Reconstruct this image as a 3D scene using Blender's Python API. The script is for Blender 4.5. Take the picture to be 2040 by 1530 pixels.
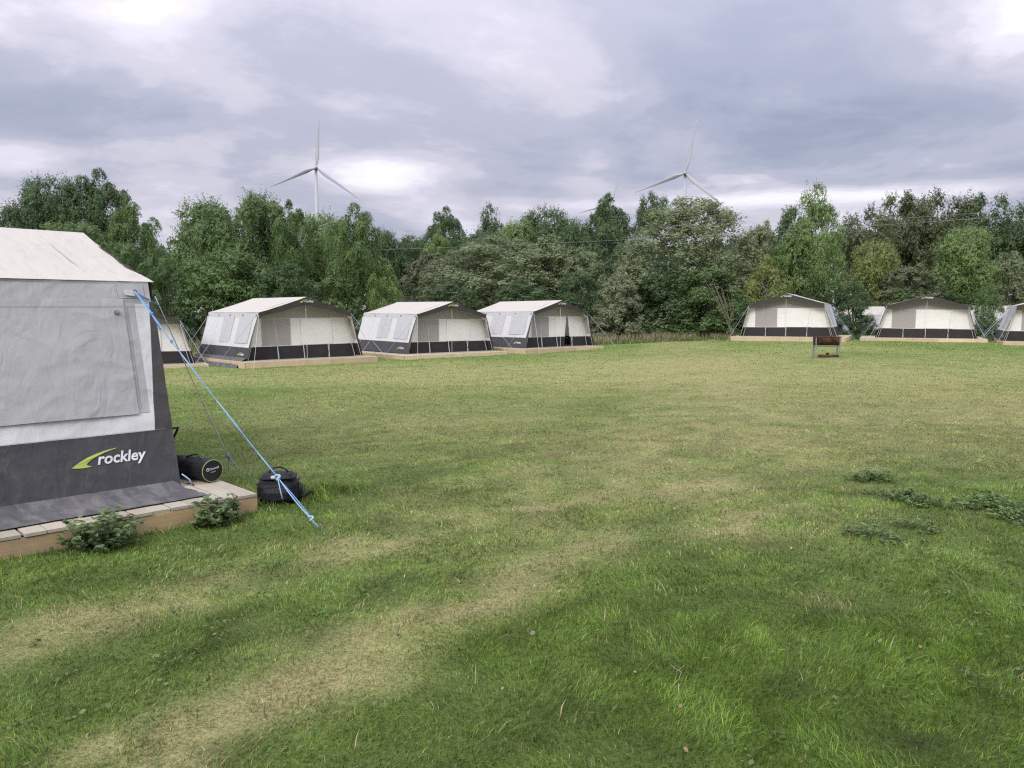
import bpy, bmesh, math, random
import numpy as np
from math import radians as R_, sin, cos, pi, sqrt
from mathutils import Vector, Matrix

random.seed(7); RNG = np.random.default_rng(7)
scene = bpy.context.scene
COL = scene.collection
for o in list(bpy.data.objects): bpy.data.objects.remove(o)

# ------------------------------------------------------------------ camera
CAM_H = 1.6; F_PX = 1530.0; PITCH = math.atan((765 - 622) / F_PX)
cam = bpy.data.cameras.new('camera'); cam.sensor_width = 36; cam.lens = 27.0; cam.clip_start = 0.05; cam.clip_end = 6000
cam_o = bpy.data.objects.new('camera', cam); COL.objects.link(cam_o)
cam_o.location = (0, 0, CAM_H); cam_o.rotation_euler = (pi / 2 - PITCH, 0, 0)
scene.camera = cam_o

# ------------------------------------------------------------------ light
SUN_EL, SUN_AZ = R_(38), R_(206)          # azimuth measured clockwise from +Y (view direction): the sun is behind the camera
sun = bpy.data.lights.new('sun', 'SUN'); sun.energy = 1.5; sun.angle = R_(26); sun.color = (1, .975, .935)
sun_o = bpy.data.objects.new('sun', sun); COL.objects.link(sun_o)
sdir = Vector((sin(SUN_AZ) * cos(SUN_EL), cos(SUN_AZ) * cos(SUN_EL), sin(SUN_EL)))
sun_o.rotation_euler = sdir.to_track_quat('Z', 'Y').to_euler(); sun_o.location = (0, -20, 30)

scene.view_settings.view_transform = 'Standard'; scene.view_settings.look = 'None'
scene.view_settings.exposure = 0.62; scene.view_settings.gamma = 1.0
scene.view_settings.use_curve_mapping = False
scene.render.engine = 'CYCLES'
scene.cycles.use_denoising = False; scene.cycles.filter_width = 1.25
scene.cycles.max_bounces = 6; scene.cycles.transparent_max_bounces = 4
scene.cycles.diffuse_bounces = 4; scene.cycles.transmission_bounces = 4; scene.cycles.caustics_reflective = False

class NT:
    """tiny node-graph helper"""
    def __init__(s, tree): s.t = tree; s.n = tree.nodes; s.l = tree.links; s.n.clear()
    def new(s, typ, **kw):
        n = s.n.new(typ)
        for k, v in kw.items(): setattr(n, k, v)
        return n
    def put(s, sock, v):
        if hasattr(v, 'is_output'): s.l.new(v, sock)
        else: sock.default_value = v
    def math(s, op, a, b=0.0, c=0.0, clamp=False):
        n = s.new('ShaderNodeMath', operation=op, use_clamp=clamp)
        for i, v in enumerate((a, b, c)): s.put(n.inputs[i], v)
        return n.outputs[0]
    def mix(s, fac, a, b, blend='MIX'):
        n = s.new('ShaderNodeMix', data_type='RGBA', blend_type=blend)
        s.put(n.inputs[0], fac); s.put(n.inputs[6], a); s.put(n.inputs[7], b)
        return n.outputs[2]
    def noise(s, vec, scale, detail=4, rough=.55, dist=0.0):
        n = s.new('ShaderNodeTexNoise'); s.put(n.inputs['Vector'], vec)
        n.inputs['Scale'].default_value = scale; n.inputs['Detail'].default_value = detail
        n.inputs['Roughness'].default_value = rough; n.inputs['Distortion'].default_value = dist
        return n.outputs[0]
    def rng(s, v, a, b, c=0.0, d=1.0, smooth=True):
        n = s.new('ShaderNodeMapRange', interpolation_type='SMOOTHSTEP' if smooth else 'LINEAR')
        for i, q in enumerate((v, a, b, c, d)): s.put(n.inputs[i], q)
        return n.outputs[0]

def rgb(*c): return (c[0], c[1], c[2], 1.0)

# ------------------------------------------------------------------ sky
world = bpy.data.worlds.new('World'); scene.world = world; world.use_nodes = True
w = NT(world.node_tree)
tc = w.new('ShaderNodeTexCoord'); dirv = tc.outputs['Generated']
sky = w.new('ShaderNodeTexSky', sky_type='NISHITA'); sky.sun_disc = False
sky.sun_elevation = SUN_EL; sky.sun_rotation = SUN_AZ
sep = w.new('ShaderNodeSeparateXYZ'); w.l.new(dirv, sep.inputs[0])
sx, sy, sz = sep.outputs
el = w.math('MAXIMUM', sz, 0.0)
inv = w.math('DIVIDE', 1.0, w.math('ADD', el, .16))
comb = w.new('ShaderNodeCombineXYZ'); w.put(comb.inputs[0], w.math('MULTIPLY', sx, inv)); w.put(comb.inputs[1], w.math('MULTIPLY', sy, inv))
w.put(comb.inputs[2], 3.7)
cp = comb.outputs[0]
n1 = w.noise(cp, .62, 7, .56, .35)
n2 = w.noise(cp, 2.3, 6, .6, .25)
n3 = w.noise(cp, 1.6, 8, .6, .3)
az = w.math('ARCTAN2', sx, sy)
def px_az(u): return math.atan((u - 1020) / F_PX)
def px_el(v): return math.atan((765 - v) / F_PX) - PITCH
def blob(u, v, wu, wv, amp, soft=1.0):
    a0, e0 = px_az(u), px_el(v)
    dx = w.math('DIVIDE', w.math('SUBTRACT', az, a0), wu / F_PX)
    dy = w.math('DIVIDE', w.math('SUBTRACT', sz, sin(e0)), wv / F_PX)
    d = w.math('SQRT', w.math('ADD', w.math('MULTIPLY', dx, dx), w.math('MULTIPLY', dy, dy)))
    d = w.math('ADD', d, w.math('ADD', w.math('MULTIPLY', w.math('SUBTRACT', n3, .5), 3.0), w.math('MULTIPLY', w.math('SUBTRACT', n2, .5), 1.4)))
    return w.rng(d, 1.5, 1.5 - soft * 1.6, 0.0, amp)
n4 = w.noise(cp, 5.5, 5, .6, .4)
dens = w.math('ADD', w.math('ADD', w.math('MULTIPLY', n1, .95), w.math('MULTIPLY', n3, .32)), w.math('MULTIPLY_ADD', n4, .11, -.005))
# shapes of the cloud deck in view: brighter gaps (+) and thicker, darker masses (-)
for b in ((775, 345, 130, 32, .27, 1.0), (1900, 325, 480, 70, -.11, 1.0), (1440, 310, 330, 90, -.17, 1.0), (2010, 110, 170, 90, .30, 1.0),
          (90, 15, 230, 55, -.20, .8), (300, 50, 170, 90, .16, 1.0), (30, 365, 100, 30, .14, .9), (1640, 408, 520, 18, .22, 1.0),
          (60, 190, 190, 110, -.10, 1.0), (960, 30, 330, 90, .09, 1.0), (1180, 340, 60, 60, .12, .9), (640, 290, 300, 60, -.05, 1.0), (1500, 120, 260, 60, -.06, 1.0)):
    dens = w.math('ADD', dens, blob(*b))
dens = w.math('MULTIPLY_ADD', dens, 1.5, -.40)
ramp = w.new('ShaderNodeValToRGB'); w.l.new(dens, ramp.inputs[0])
cr = ramp.color_ramp; cr.interpolation = 'EASE'
cr.elements[0].position = .08; cr.elements[0].color = rgb(.30, .335, .45)
cr.elements[1].position = 1.0; cr.elements[1].color = rgb(1.0, .985, 1.0)
for p_, c_ in ((.36, (.385, .415, .535)), (.54, (.475, .485, .60)), (.66, (.61, .595, .70)), (.78, (.76, .735, .85)), (.9, (.92, .90, .95))):
    e = cr.elements.new(p_); e.color = rgb(*c_)
# overcast luminance: the zenith is about three times as bright as the horizon
gain = w.math('MULTIPLY_ADD', w.math('MULTIPLY', el, el), 1.75, .67)
cl = w.new('ShaderNodeVectorMath', operation='SCALE'); w.l.new(ramp.outputs[0], cl.inputs[0]); w.put(cl.inputs['Scale'], gain)
nz = w.new('ShaderNodeVectorMath', operation='SCALE'); w.l.new(sky.outputs[0], nz.inputs[0]); nz.inputs['Scale'].default_value = 1.0
bg1 = w.new('ShaderNodeBackground'); w.l.new(sky.outputs[0], bg1.inputs[0]); bg1.inputs[1].default_value = .06
bg2 = w.new('ShaderNodeBackground'); w.l.new(cl.outputs[0], bg2.inputs[0]); bg2.inputs[1].default_value = 1.0
ms = w.new('ShaderNodeMixShader'); ms.inputs[0].default_value = .93
w.l.new(bg1.outputs[0], ms.inputs[1]); w.l.new(bg2.outputs[0], ms.inputs[2])
wo = w.new('ShaderNodeOutputWorld'); w.l.new(ms.outputs[0], wo.inputs[0])

# ------------------------------------------------------------------ helpers
def tag(o, label=None, cat=None, group=None, kind=None):
    if label: o['label'] = label
    if cat: o['category'] = cat
    if group: o['group'] = group
    if kind: o['kind'] = kind
    return o
def empty(name, loc=(0, 0, 0), rz=0.0):
    o = bpy.data.objects.new(name, None); COL.objects.link(o); o.location = loc; o.rotation_euler = (0, 0, rz)
    o.empty_display_size = .2
    return o
def copy_tree(o, parent=None):
    c = o.copy(); COL.objects.link(c); c.parent = parent
    for ch in list(o.children): copy_tree(ch, c)
    return c
def np_mesh(name, V, Fc, smooth=False, attrs=None):
    """mesh from numpy arrays; Fc is (n,k)"""
    V = np.asarray(V, np.float32); Fc = np.asarray(Fc, np.int32)
    me = bpy.data.meshes.new(name); n, k = Fc.shape
    me.vertices.add(len(V)); me.vertices.foreach_set('co', V.ravel())
    me.loops.add(n * k); me.loops.foreach_set('vertex_index', Fc.ravel())
    me.polygons.add(n); me.polygons.foreach_set('loop_start', np.arange(0, n * k, k, dtype=np.int32))
    me.polygons.foreach_set('loop_total', np.full(n, k, np.int32))
    me.update(calc_edges=True)
    if smooth: me.polygons.foreach_set('use_smooth', np.ones(n, bool))
    for an, av in (attrs or {}).items():
        a = me.attributes.new(an, 'FLOAT_COLOR', 'POINT')
        a.data.foreach_set('color', np.concatenate([av, np.ones((len(av), 1))], 1).astype(np.float32).ravel())
    return me
def link(name, me, mat, parent=None):
    o = bpy.data.objects.new(name, me); COL.objects.link(o); o.parent = parent
    if mat is not None and not me.materials: me.materials.append(mat)
    return o
class MB:
    """collects simple shapes into one mesh"""
    def __init__(s): s.v = []; s.f = []
    def add(s, v, f):
        b = len(s.v); s.v += [tuple(q) for q in v]; s.f += [tuple(i + b for i in q) for q in f]; return s
    def box(s, c, d, rot=None, taper=1.0):
        p = []
        for z in (-.5, .5):
            t = taper if z > 0 else 1.0
            for x, y in ((-.5, -.5), (.5, -.5), (.5, .5), (-.5, .5)):
                q = Vector((x * d[0] * t, y * d[1] * t, z * d[2]))
                if rot is not None: q = rot @ q
                p.append(q + Vector(c))
        return s.add(p, [(3, 2, 1, 0), (4, 5, 6, 7), (0, 1, 5, 4), (1, 2, 6, 5), (2, 3, 7, 6), (3, 0, 4, 7)])
    def tube(s, pts, r, n=6, cap=True):
        pts = [Vector(p) for p in pts]; rs = r if hasattr(r, '__len__') else [r] * len(pts)
        rings = []; ref = None
        for i, p in enumerate(pts):
            d = (pts[min(i + 1, len(pts) - 1)] - pts[max(i - 1, 0)])
            if d.length < 1e-9: d = Vector((0, 0, 1))
            d.normalize()
            if ref is None: ref = Vector((0, 0, 1)) if abs(d.z) < .9 else Vector((1, 0, 0))
            a = d.cross(ref); a.normalize(); b = d.cross(a); ref = ref - d * ref.dot(d)
            if ref.length < 1e-3: ref = b
            rings.append([p + (a * cos(2 * pi * k / n) + b * sin(2 * pi * k / n)) * rs[i] for k in range(n)])
        v = [q for g in rings for q in g]; f = []
        for i in range(len(pts) - 1):
            for k in range(n):
                k2 = (k + 1) % n; f.append((i * n + k, i * n + k2, i * n + n + k2, i * n + n + k))
        if cap: f += [tuple(range(n - 1, -1, -1)), tuple(range((len(pts) - 1) * n, len(pts) * n))]
        return s.add(v, f)
    def prism(s, poly, o, ax, ay, th):
        """extruded flat polygon; ax, ay span its plane"""
        o, ax, ay = Vector(o), Vector(ax), Vector(ay); nrm = ax.cross(ay).normalized() * th
        n = len(poly); v = [o + ax * x + ay * y for x, y in poly]; v += [q + nrm for q in v]
        return s.add(v, [tuple(range(n - 1, -1, -1)), tuple(range(n, 2 * n))] + [(i, (i + 1) % n, n + (i + 1) % n, n + i) for i in range(n)])
    def grid(s, fn, nu, nv):
        b = [fn(i / nu, j / nv) for j in range(nv + 1) for i in range(nu + 1)]
        return s.add(b, [(j * (nu + 1) + i, j * (nu + 1) + i + 1, (j + 1) * (nu + 1) + i + 1, (j + 1) * (nu + 1) + i) for j in range(nv) for i in range(nu)])
    def mesh(s, name, smooth=False, bevel=0.0, seg=2):
        me = bpy.data.meshes.new(name); me.from_pydata(s.v, [], s.f); me.update()
        if bevel:
            bm = bmesh.new(); bm.from_mesh(me)
            bmesh.ops.bevel(bm, geom=[e for e in bm.edges if e.is_manifold and e.calc_face_angle(0) > .6], offset=bevel, segments=seg, affect='EDGES', profile=.6)
            bm.to_mesh(me); bm.free()
        if smooth:
            for p in me.polygons: p.use_smooth = True
        return me
    def build(s, name, mat, parent=None, smooth=False, bevel=0.0, seg=2):
        return link(name, s.mesh(name, smooth, bevel, seg), mat, parent)

_T = np.random.default_rng(11).random((256, 256))
def vnoise(x, y, seed=0):
    x = np.asarray(x, float) + seed * 17.31; y = np.asarray(y, float) + seed * 7.77
    xi = np.floor(x).astype(int); yi = np.floor(y).astype(int); u = x - xi; v = y - yi
    u = u * u * (3 - 2 * u); v = v * v * (3 - 2 * v)
    g = lambda a, b: _T[a & 255, b & 255]
    return (g(xi, yi) * (1 - u) + g(xi + 1, yi) * u) * (1 - v) + (g(xi, yi + 1) * (1 - u) + g(xi + 1, yi + 1) * u) * v
def fbm(x, y, seed=0, oct=4):
    s = 0; a = .5; t = 0
    for i in range(oct):
        s = s + a * vnoise(x * 2 ** i, y * 2 ** i, seed + i); t += a; a *= .5
    return s / t
def sstep(a, b, x):
    t = np.clip((np.asarray(x, float) - a) / (b - a), 0, 1); return t * t * (3 - 2 * t)

# ------------------------------------------------------------------ terrain height
CTRL = np.array([(0, 0, 0), (3, 4, 0), (-3, 6, -.015), (-5, 9, -.05), (6, 10, 0), (-7.7, 29, -.36), (-9.5, 32, -.36), (-2.7, 34.5, -.40), (2.4, 38.3, -.30),
                 (14.6, 41, .11), (14.6, 46, .11), (21.2, 39.5, .05), (25.2, 36.4, .04), (-14, 27.7, -.50), (11, 27, .03), (4, 22, -.12), (-4, 20, -.2), (-12, 16, -.2), (16, 18, .03), (24, 55, -.42), (33.5, 53, -.42)])
def gz(x, y):
    x = np.asarray(x, float); y = np.asarray(y, float); num = np.zeros_like(x + y); den = np.full_like(x + y, 1e-4)
    for cx, cy, cz in CTRL:
        k = np.exp(-((x - cx) ** 2 + (y - cy) ** 2) / (2 * 5.5 ** 2)); num = num + k * cz; den = den + k
    return num / den
def gpx(u, v, z=None):
    """ground point seen at photo pixel (u,v)"""
    dx, dz0 = (u - 1020) / F_PX, (765 - v) / F_PX
    dy = cos(PITCH) + dz0 * sin(PITCH); dz = -sin(PITCH) + dz0 * cos(PITCH)
    zz = 0.0 if z is None else z
    for _ in range(20):
        t = (zz - CAM_H) / dz
        if z is not None: break
        zz = .5 * zz + .5 * float(gz(dx * t, dy * t))
    return Vector((dx * t, dy * t, zz))
def at(u, v, Y):
    """point at photo pixel (u,v) at distance Y ahead"""
    dx, dz0 = (u - 1020) / F_PX, (765 - v) / F_PX
    dy = cos(PITCH) + dz0 * sin(PITCH); dz = -sin(PITCH) + dz0 * cos(PITCH); t = Y / dy
    return Vector((dx * t, Y, CAM_H + dz * t))

# worn wheel tracks across the field, as ground polylines
TRACKS = []
for poly, hw, st in (
    ([(-260, 1400), (0, 1300), (150, 1245), (330, 1190), (520, 1130), (700, 1085), (900, 1040), (1050, 1005), (1250, 990), (1500, 955)], .24, .72),
    ([(150, 1640), (380, 1440), (480, 1390), (650, 1320), (760, 1275), (870, 1235), (980, 1180), (1100, 1110), (1250, 1070), (1420, 1045), (1600, 1000)], .26, .75),
    ([(1050, 1005), (1250, 960), (1330, 900), (1360, 840), (1350, 780), (1330, 730), (1320, 695), (1350, 680)], 1.1, .50),
    ([(1500, 1000), (1480, 920), (1450, 850), (1420, 790), (1390, 740), (1370, 700), (1380, 680)], 1.1, .50),
    ([(600, 900), (900, 850), (1150, 800), (1300, 760)], 1.2, .22), ([(1500, 900), (1750, 850), (2040, 800)], 1.5, .22)):
    TRACKS.append((np.array([gpx(*q)[:2] for q in poly]), hw, st))
SPOTS = [(gpx(u, v)[:2], r, s) for u, v, r, s in ((845, 1235, .20, .55), (740, 1322, .22, .55), (1045, 1003, .35, .4), (345, 1528, .16, .9), (95, 1525, .10, .9), (255, 1535, .12, .8),
         (1640, 1190, .12, .3), (830, 1010, .25, .3), (620, 1330, .25, .3), (1180, 1060, .5, .25))]
def wear(x, y):
    x = np.asarray(x, float); y = np.asarray(y, float); wv = np.zeros_like(x)
    jx = x + .5 * (fbm(x * 1.1, y * 1.1, 3) - .5); jy = y + .5 * (fbm(x * 1.1, y * 1.1, 9) - .5)
    for P, hw, st in TRACKS:
        d = np.full_like(x, 1e9)
        for a, b in zip(P[:-1], P[1:]):
            ab = b - a; t = np.clip(((jx - a[0]) * ab[0] + (jy - a[1]) * ab[1]) / (ab @ ab), 0, 1)
            d = np.minimum(d, np.hypot(jx - a[0] - t * ab[0], jy - a[1] - t * ab[1]))
        wv = np.maximum(wv, st * (1 - sstep(hw * .35, hw * 1.9, d)))
    wv = wv * np.clip(1.9 * fbm(x * 1.6, y * 1.6, 21) - .15 + 1.3 * (vnoise(x * 6, y * 6, 23) - .5) + .7 * (vnoise(x * 15, y * 15, 24) - .5), .05, 1.2) * (1 - .5 * sstep(1.6, 2.8, x) * sstep(9, 6, y))
    for c, r, s in SPOTS:
        d = np.hypot(jx - c[0], jy - c[1]); wv = np.maximum(wv, np.minimum(1, s * 1.1) * (1 - sstep(r * .5, r * 1.6, d)))
    return np.clip(wv, 0, 1)
GREEN = np.array((.146, .214, .046)); LUSH = np.array((.120, .186, .030)); PALE = np.array((.300, .304, .115)); TAN = np.array((.330, .282, .138)); 
LITTER = np.array((.050, .052, .026))
def dryness(x, y):
    big = fbm(x * .16, y * .16, 41, 3); mid = fbm(x * .8, y * .8, 51, 3); fine = vnoise(x * 4.5, y * 4.5, 61)
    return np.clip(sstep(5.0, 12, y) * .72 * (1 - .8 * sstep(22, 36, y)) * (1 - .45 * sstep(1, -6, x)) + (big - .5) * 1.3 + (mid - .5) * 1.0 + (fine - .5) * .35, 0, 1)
def field_col(x, y, wv, kd=1.0):
    """colour of the turf itself: lush, pale or dry"""
    big = fbm(x * .16, y * .16, 41, 3); mid = fbm(x * .8, y * .8, 51, 3); fine = vnoise(x * 4.5, y * 4.5, 61)
    dry = dryness(x, y)
    lush = np.clip(sstep(6.5, 3.0, y) * sstep(-.6, 1.0, x) * .9 + (mid - .5) * .9, 0, 1)
    # longer green grass along the deck edge of the near tent
    dl = np.abs((x + 2.1) * .70 - (y - 6.16) * .71 + .25)
    lush = np.maximum(lush, (1 - sstep(.1, .8, dl)) * (y < 7) * (x < -1.0) * .9)
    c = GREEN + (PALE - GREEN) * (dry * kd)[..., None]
    c = c + (LUSH - c) * (lush * (1 - dry * .6))[..., None]
    tu = fbm(x * 3.2, y * 3.2, 101, 2); tu2 = vnoise(x * 9, y * 9, 103); near_ = sstep(18, 7, y)
    c = c * (1 + near_ * ((tu - .5) * .7 + (tu2 - .5) * .7))[..., None]
    ww = np.clip(wv * .8 * (.55 + .9 * fine), 0, 1)[..., None]
    c = c + (TAN - c) * ww
    wood = sstep(45, 50, y + 1.5 * (mid - .5) - .0 * x)[..., None]
    return c + (LITTER - c) * wood

# ------------------------------------------------------------------ materials
def pmat(name, col, rough=.8, var=.12, scale=3.0, bump=0.0, bscale=60.0, metal=0.0, transl=0.0, spec=.3, dirt=None, coord='Object', detail=5, bdist=.01):
    m = bpy.data.materials.new(name); m.use_nodes = True; t = NT(m.node_tree)
    tcn = t.new('ShaderNodeTexCoord'); vec = tcn.outputs[coord]
    n = t.noise(vec, scale, detail)
    c = t.mix(n, rgb(*[q * (1 - var) for q in col]), rgb(*[min(1, q * (1 + var)) for q in col]))
    if dirt:
        dc, lo, hi, ds = dirt
        c = t.mix(t.rng(t.noise(vec, ds, 6, .62, .4), lo, hi), c, rgb(*dc))
    b = t.new('ShaderNodeBsdfPrincipled'); t.put(b.inputs['Base Color'], c); b.inputs['Roughness'].default_value = rough
    b.inputs['Metallic'].default_value = metal; b.inputs['Specular IOR Level'].default_value = spec
    if bump:
        bn = t.new('ShaderNodeBump'); bn.inputs['Strength'].default_value = bump; bn.inputs['Distance'].default_value = bdist
        t.put(bn.inputs['Height'], t.noise(vec, bscale, 4)); t.l.new(bn.outputs[0], b.inputs['Normal'])
    out = t.new('ShaderNodeOutputMaterial'); sh = b.outputs[0]
    if transl:
        tr = t.new('ShaderNodeBsdfTranslucent'); t.put(tr.inputs[0], c); mx = t.new('ShaderNodeMixShader'); mx.inputs[0].default_value = transl
        t.l.new(sh, mx.inputs[1]); t.l.new(tr.outputs[0], mx.inputs[2]); sh = mx.outputs[0]
    t.l.new(sh, out.inputs[0]); return m

def canvas(name, col, transl=.18, dirt=None, var=.06, wr=.35):
    """woven canvas: stains, soft creases and a fine weave"""
    m = bpy.data.materials.new(name); m.use_nodes = True; t = NT(m.node_tree)
    vo = t.new('ShaderNodeVectorMath', operation='ADD'); t.l.new(t.new('ShaderNodeTexCoord').outputs['Object'], vo.inputs[0]); t.put(vo.inputs[1], t.math('MULTIPLY', t.new('ShaderNodeObjectInfo').outputs['Random'], 23.0)); vec = vo.outputs[0]
    mp = t.new('ShaderNodeMapping'); t.l.new(vec, mp.inputs[0]); mp.inputs['Rotation'].default_value = (.5, .6, .7); mp.inputs['Scale'].default_value = (1, 2.6, 1.4)
    n = t.noise(vec, 1.6, 6, .6); n2 = t.noise(mp.outputs[0], 2.2, 5, .55, .8)
    c = t.mix(n, rgb(*[q * (1 - var) for q in col]), rgb(*[min(1, q * (1 + var)) for q in col]))
    if dirt: c = t.mix(t.rng(t.noise(mp.outputs[0], 3.0, 6, .65, .5), dirt[1], dirt[2]), c, rgb(*dirt[0]))
    b = t.new('ShaderNodeBsdfPrincipled'); t.put(b.inputs['Base Color'], c); b.inputs['Roughness'].default_value = .75; b.inputs['Specular IOR Level'].default_value = .2
    bn = t.new('ShaderNodeBump'); bn.inputs['Strength'].default_value = wr; bn.inputs['Distance'].default_value = .05
    t.put(bn.inputs['Height'], n2)
    wv = t.new('ShaderNodeBump'); wv.inputs['Strength'].default_value = .12; wv.inputs['Distance'].default_value = .002
    t.put(wv.inputs['Height'], t.noise(vec, 420, 2)); t.l.new(bn.outputs[0], wv.inputs['Normal']); t.l.new(wv.outputs[0], b.inputs['Normal'])
    tr = t.new('ShaderNodeBsdfTranslucent'); t.put(tr.inputs[0], c); mx = t.new('ShaderNodeMixShader'); mx.inputs[0].default_value = transl
    out = t.new('ShaderNodeOutputMaterial'); t.l.new(b.outputs[0], mx.inputs[1]); t.l.new(tr.outputs[0], mx.inputs[2]); t.l.new(mx.outputs[0], out.inputs[0])
    return m

M = {}
M['roof'] = canvas('beige_roof_canvas', (.535, .505, .45), dirt=((.465, .435, .375), .5, .8), transl=.12)
M['white'] = canvas('white_canvas', (.66, .66, .66), dirt=((.54, .53, .50), .55, .85))
M['grey'] = canvas('grey_canvas', (.41, .41, .408), dirt=((.37, .37, .367), .5, .8), transl=.12)
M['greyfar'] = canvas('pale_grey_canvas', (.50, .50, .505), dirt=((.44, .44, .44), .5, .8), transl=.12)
M['seam'] = pmat('grey_seam_thread', (.24, .24, .245), .9, .2, 50)
M['cream'] = canvas('cream_canvas', (.84, .82, .78), dirt=((.78, .75, .70), .5, .85), transl=.10)
M['mesh'] = canvas('taupe_blind_fabric', (.46, .43, .41), transl=.3)
M['dark'] = canvas('charcoal_coated_fabric', (.058, .058, .062), transl=.0, dirt=((.088, .086, .084), .48, .78), var=.15, wr=.5)
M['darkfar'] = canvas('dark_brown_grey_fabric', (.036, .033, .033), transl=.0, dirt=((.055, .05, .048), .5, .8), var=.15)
M['dark2'] = canvas('dark_grey_fabric', (.062, .058, .057), transl=.0, var=.12)
M['mud'] = canvas('dusty_mud_flap', (.085, .085, .088), transl=.0, dirt=((.16, .155, .15), .42, .72), var=.2, wr=.7)
M['pole'] = pmat('pale_tent_pole', (.66, .64, .60), .4, .05)
M['wrope'] = pmat('pale_guy_rope', (.50, .52, .53), .8, .1, 40)
M['brope'] = pmat('blue_guy_rope', (.13, .30, .56), .7, .35, 60, bump=.4, bscale=160)
M['brope2'] = pmat('light_blue_guy_rope', (.30, .44, .58), .7, .3, 60, bump=.4, bscale=160)
M['fbrope'] = pmat('faded_blue_rope', (.22, .30, .42), .8, .2, 20)
M['peg'] = pmat('galvanised_peg', (.30, .30, .31), .45, .2, 30, metal=.6)
M['eyelet'] = pmat('dull_metal_eyelet', (.20, .20, .21), .4, .2, 80, metal=.7)
M['lime'] = pmat('lime_print', (.38, .44, .10), .7, .05)
M['lime2'] = pmat('lime_piping', (.30, .42, .13), .7, .05)
M['print'] = pmat('white_print', (.66, .66, .66), .7, .05)
M['black'] = pmat('black_bag_fabric', (.007, .008, .011), .62, .3, 25, bump=.5, bscale=35, bdist=.02, spec=.35)
M['black2'] = pmat('black_webbing', (.016, .016, .018), .7, .3, 60, bump=.3, bscale=300)
M['label'] = pmat('pale_label', (.45, .46, .45), .6, .1)
M['chairblue'] = pmat('blue_chair_fabric', (.05, .14, .32), .8, .15)
M['chairred'] = pmat('red_chair_fabric', (.18, .02, .03), .8, .15)
M['rust'] = pmat('rusty_drum_steel', (.115, .050, .026), .8, .35, 5, bump=.4, bscale=40, dirt=((.030, .022, .02), .42, .58, 4.0))
M['soot'] = pmat('sooty_drum_steel', (.03, .027, .026), .8, .3, 8)
M['galv'] = pmat('grey_green_angle_iron', (.20, .23, .22), .6, .25, 9, dirt=((.10, .075, .05), .6, .75, 12))
M['logbark'] = pmat('firewood_bark', (.085, .045, .028), .9, .4, 14, bump=.6, bscale=50)
M['logcut'] = pmat('firewood_cut_face', (.42, .25, .16), .8, .2, 20)
M['turbine'] = pmat('white_turbine_paint', (.41, .415, .435), .4, .02, .05)
M['bark'] = pmat('grey_brown_bark', (.075, .062, .05), .9, .35, 4, bump=.6, bscale=14, bdist=.03)
M['birchbark'] = pmat('white_birch_bark', (.40, .385, .355), .8, .15, 4, dirt=((.05, .045, .04), .58, .66, 5.0))
M['deadwood'] = pmat('bleached_dead_wood', (.26, .23, .19), .85, .2, 6)
M['cable'] = pmat('pale_cable', (.26, .27, .28), .5, .05)
def wood_mat(name, col, weather):
    m = bpy.data.materials.new(name); m.use_nodes = True; t = NT(m.node_tree)
    tcn = t.new('ShaderNodeTexCoord'); mp = t.new('ShaderNodeMapping'); t.l.new(tcn.outputs['Object'], mp.inputs[0]); mp.inputs['Scale'].default_value = (1.2, 26, 26)
    oi = t.new('ShaderNodeObjectInfo'); ad = t.new('ShaderNodeVectorMath', operation='ADD'); t.l.new(mp.outputs[0], ad.inputs[0])
    cb = t.new('ShaderNodeCombineXYZ'); t.put(cb.inputs[0], t.math('MULTIPLY', oi.outputs['Random'], 57.0)); t.put(cb.inputs[1], t.math('MULTIPLY', oi.outputs['Random'], 31.0)); t.l.new(cb.outputs[0], ad.inputs[1])
    g = t.noise(ad.outputs[0], 1.0, 6, .6, .6); st = t.noise(tcn.outputs['Object'], 2.3, 5, .6)
    c = t.mix(g, rgb(*[q * .72 for q in col]), rgb(*[min(1, q * 1.2) for q in col]))
    c = t.mix(t.rng(st, .38, .72), c, rgb(*weather))
    v = t.math('MULTIPLY_ADD', oi.outputs['Random'], .3, .85); sc = t.new('ShaderNodeVectorMath', operation='SCALE'); t.l.new(c, sc.inputs[0]); t.put(sc.inputs['Scale'], v)
    b = t.new('ShaderNodeBsdfPrincipled'); t.put(b.inputs['Base Color'], sc.outputs[0]); b.inputs['Roughness'].default_value = .8; b.inputs['Specular IOR Level'].default_value = .25
    bn = t.new('ShaderNodeBump'); bn.inputs['Strength'].default_value = .35; bn.inputs['Distance'].default_value = .004; t.put(bn.inputs['Height'], g); t.l.new(bn.outputs[0], b.inputs['Normal'])
    out = t.new('ShaderNodeOutputMaterial'); t.l.new(b.outputs[0], out.inputs[0]); return m
M['plank'] = wood_mat('weathered_deck_plank', (.42, .375, .29), (.28, .26, .215))
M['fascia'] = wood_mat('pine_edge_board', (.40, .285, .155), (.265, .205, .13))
M['fasciafar'] = wood_mat('pale_pine_edge_board', (.62, .485, .31), (.50, .40, .27))

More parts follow.
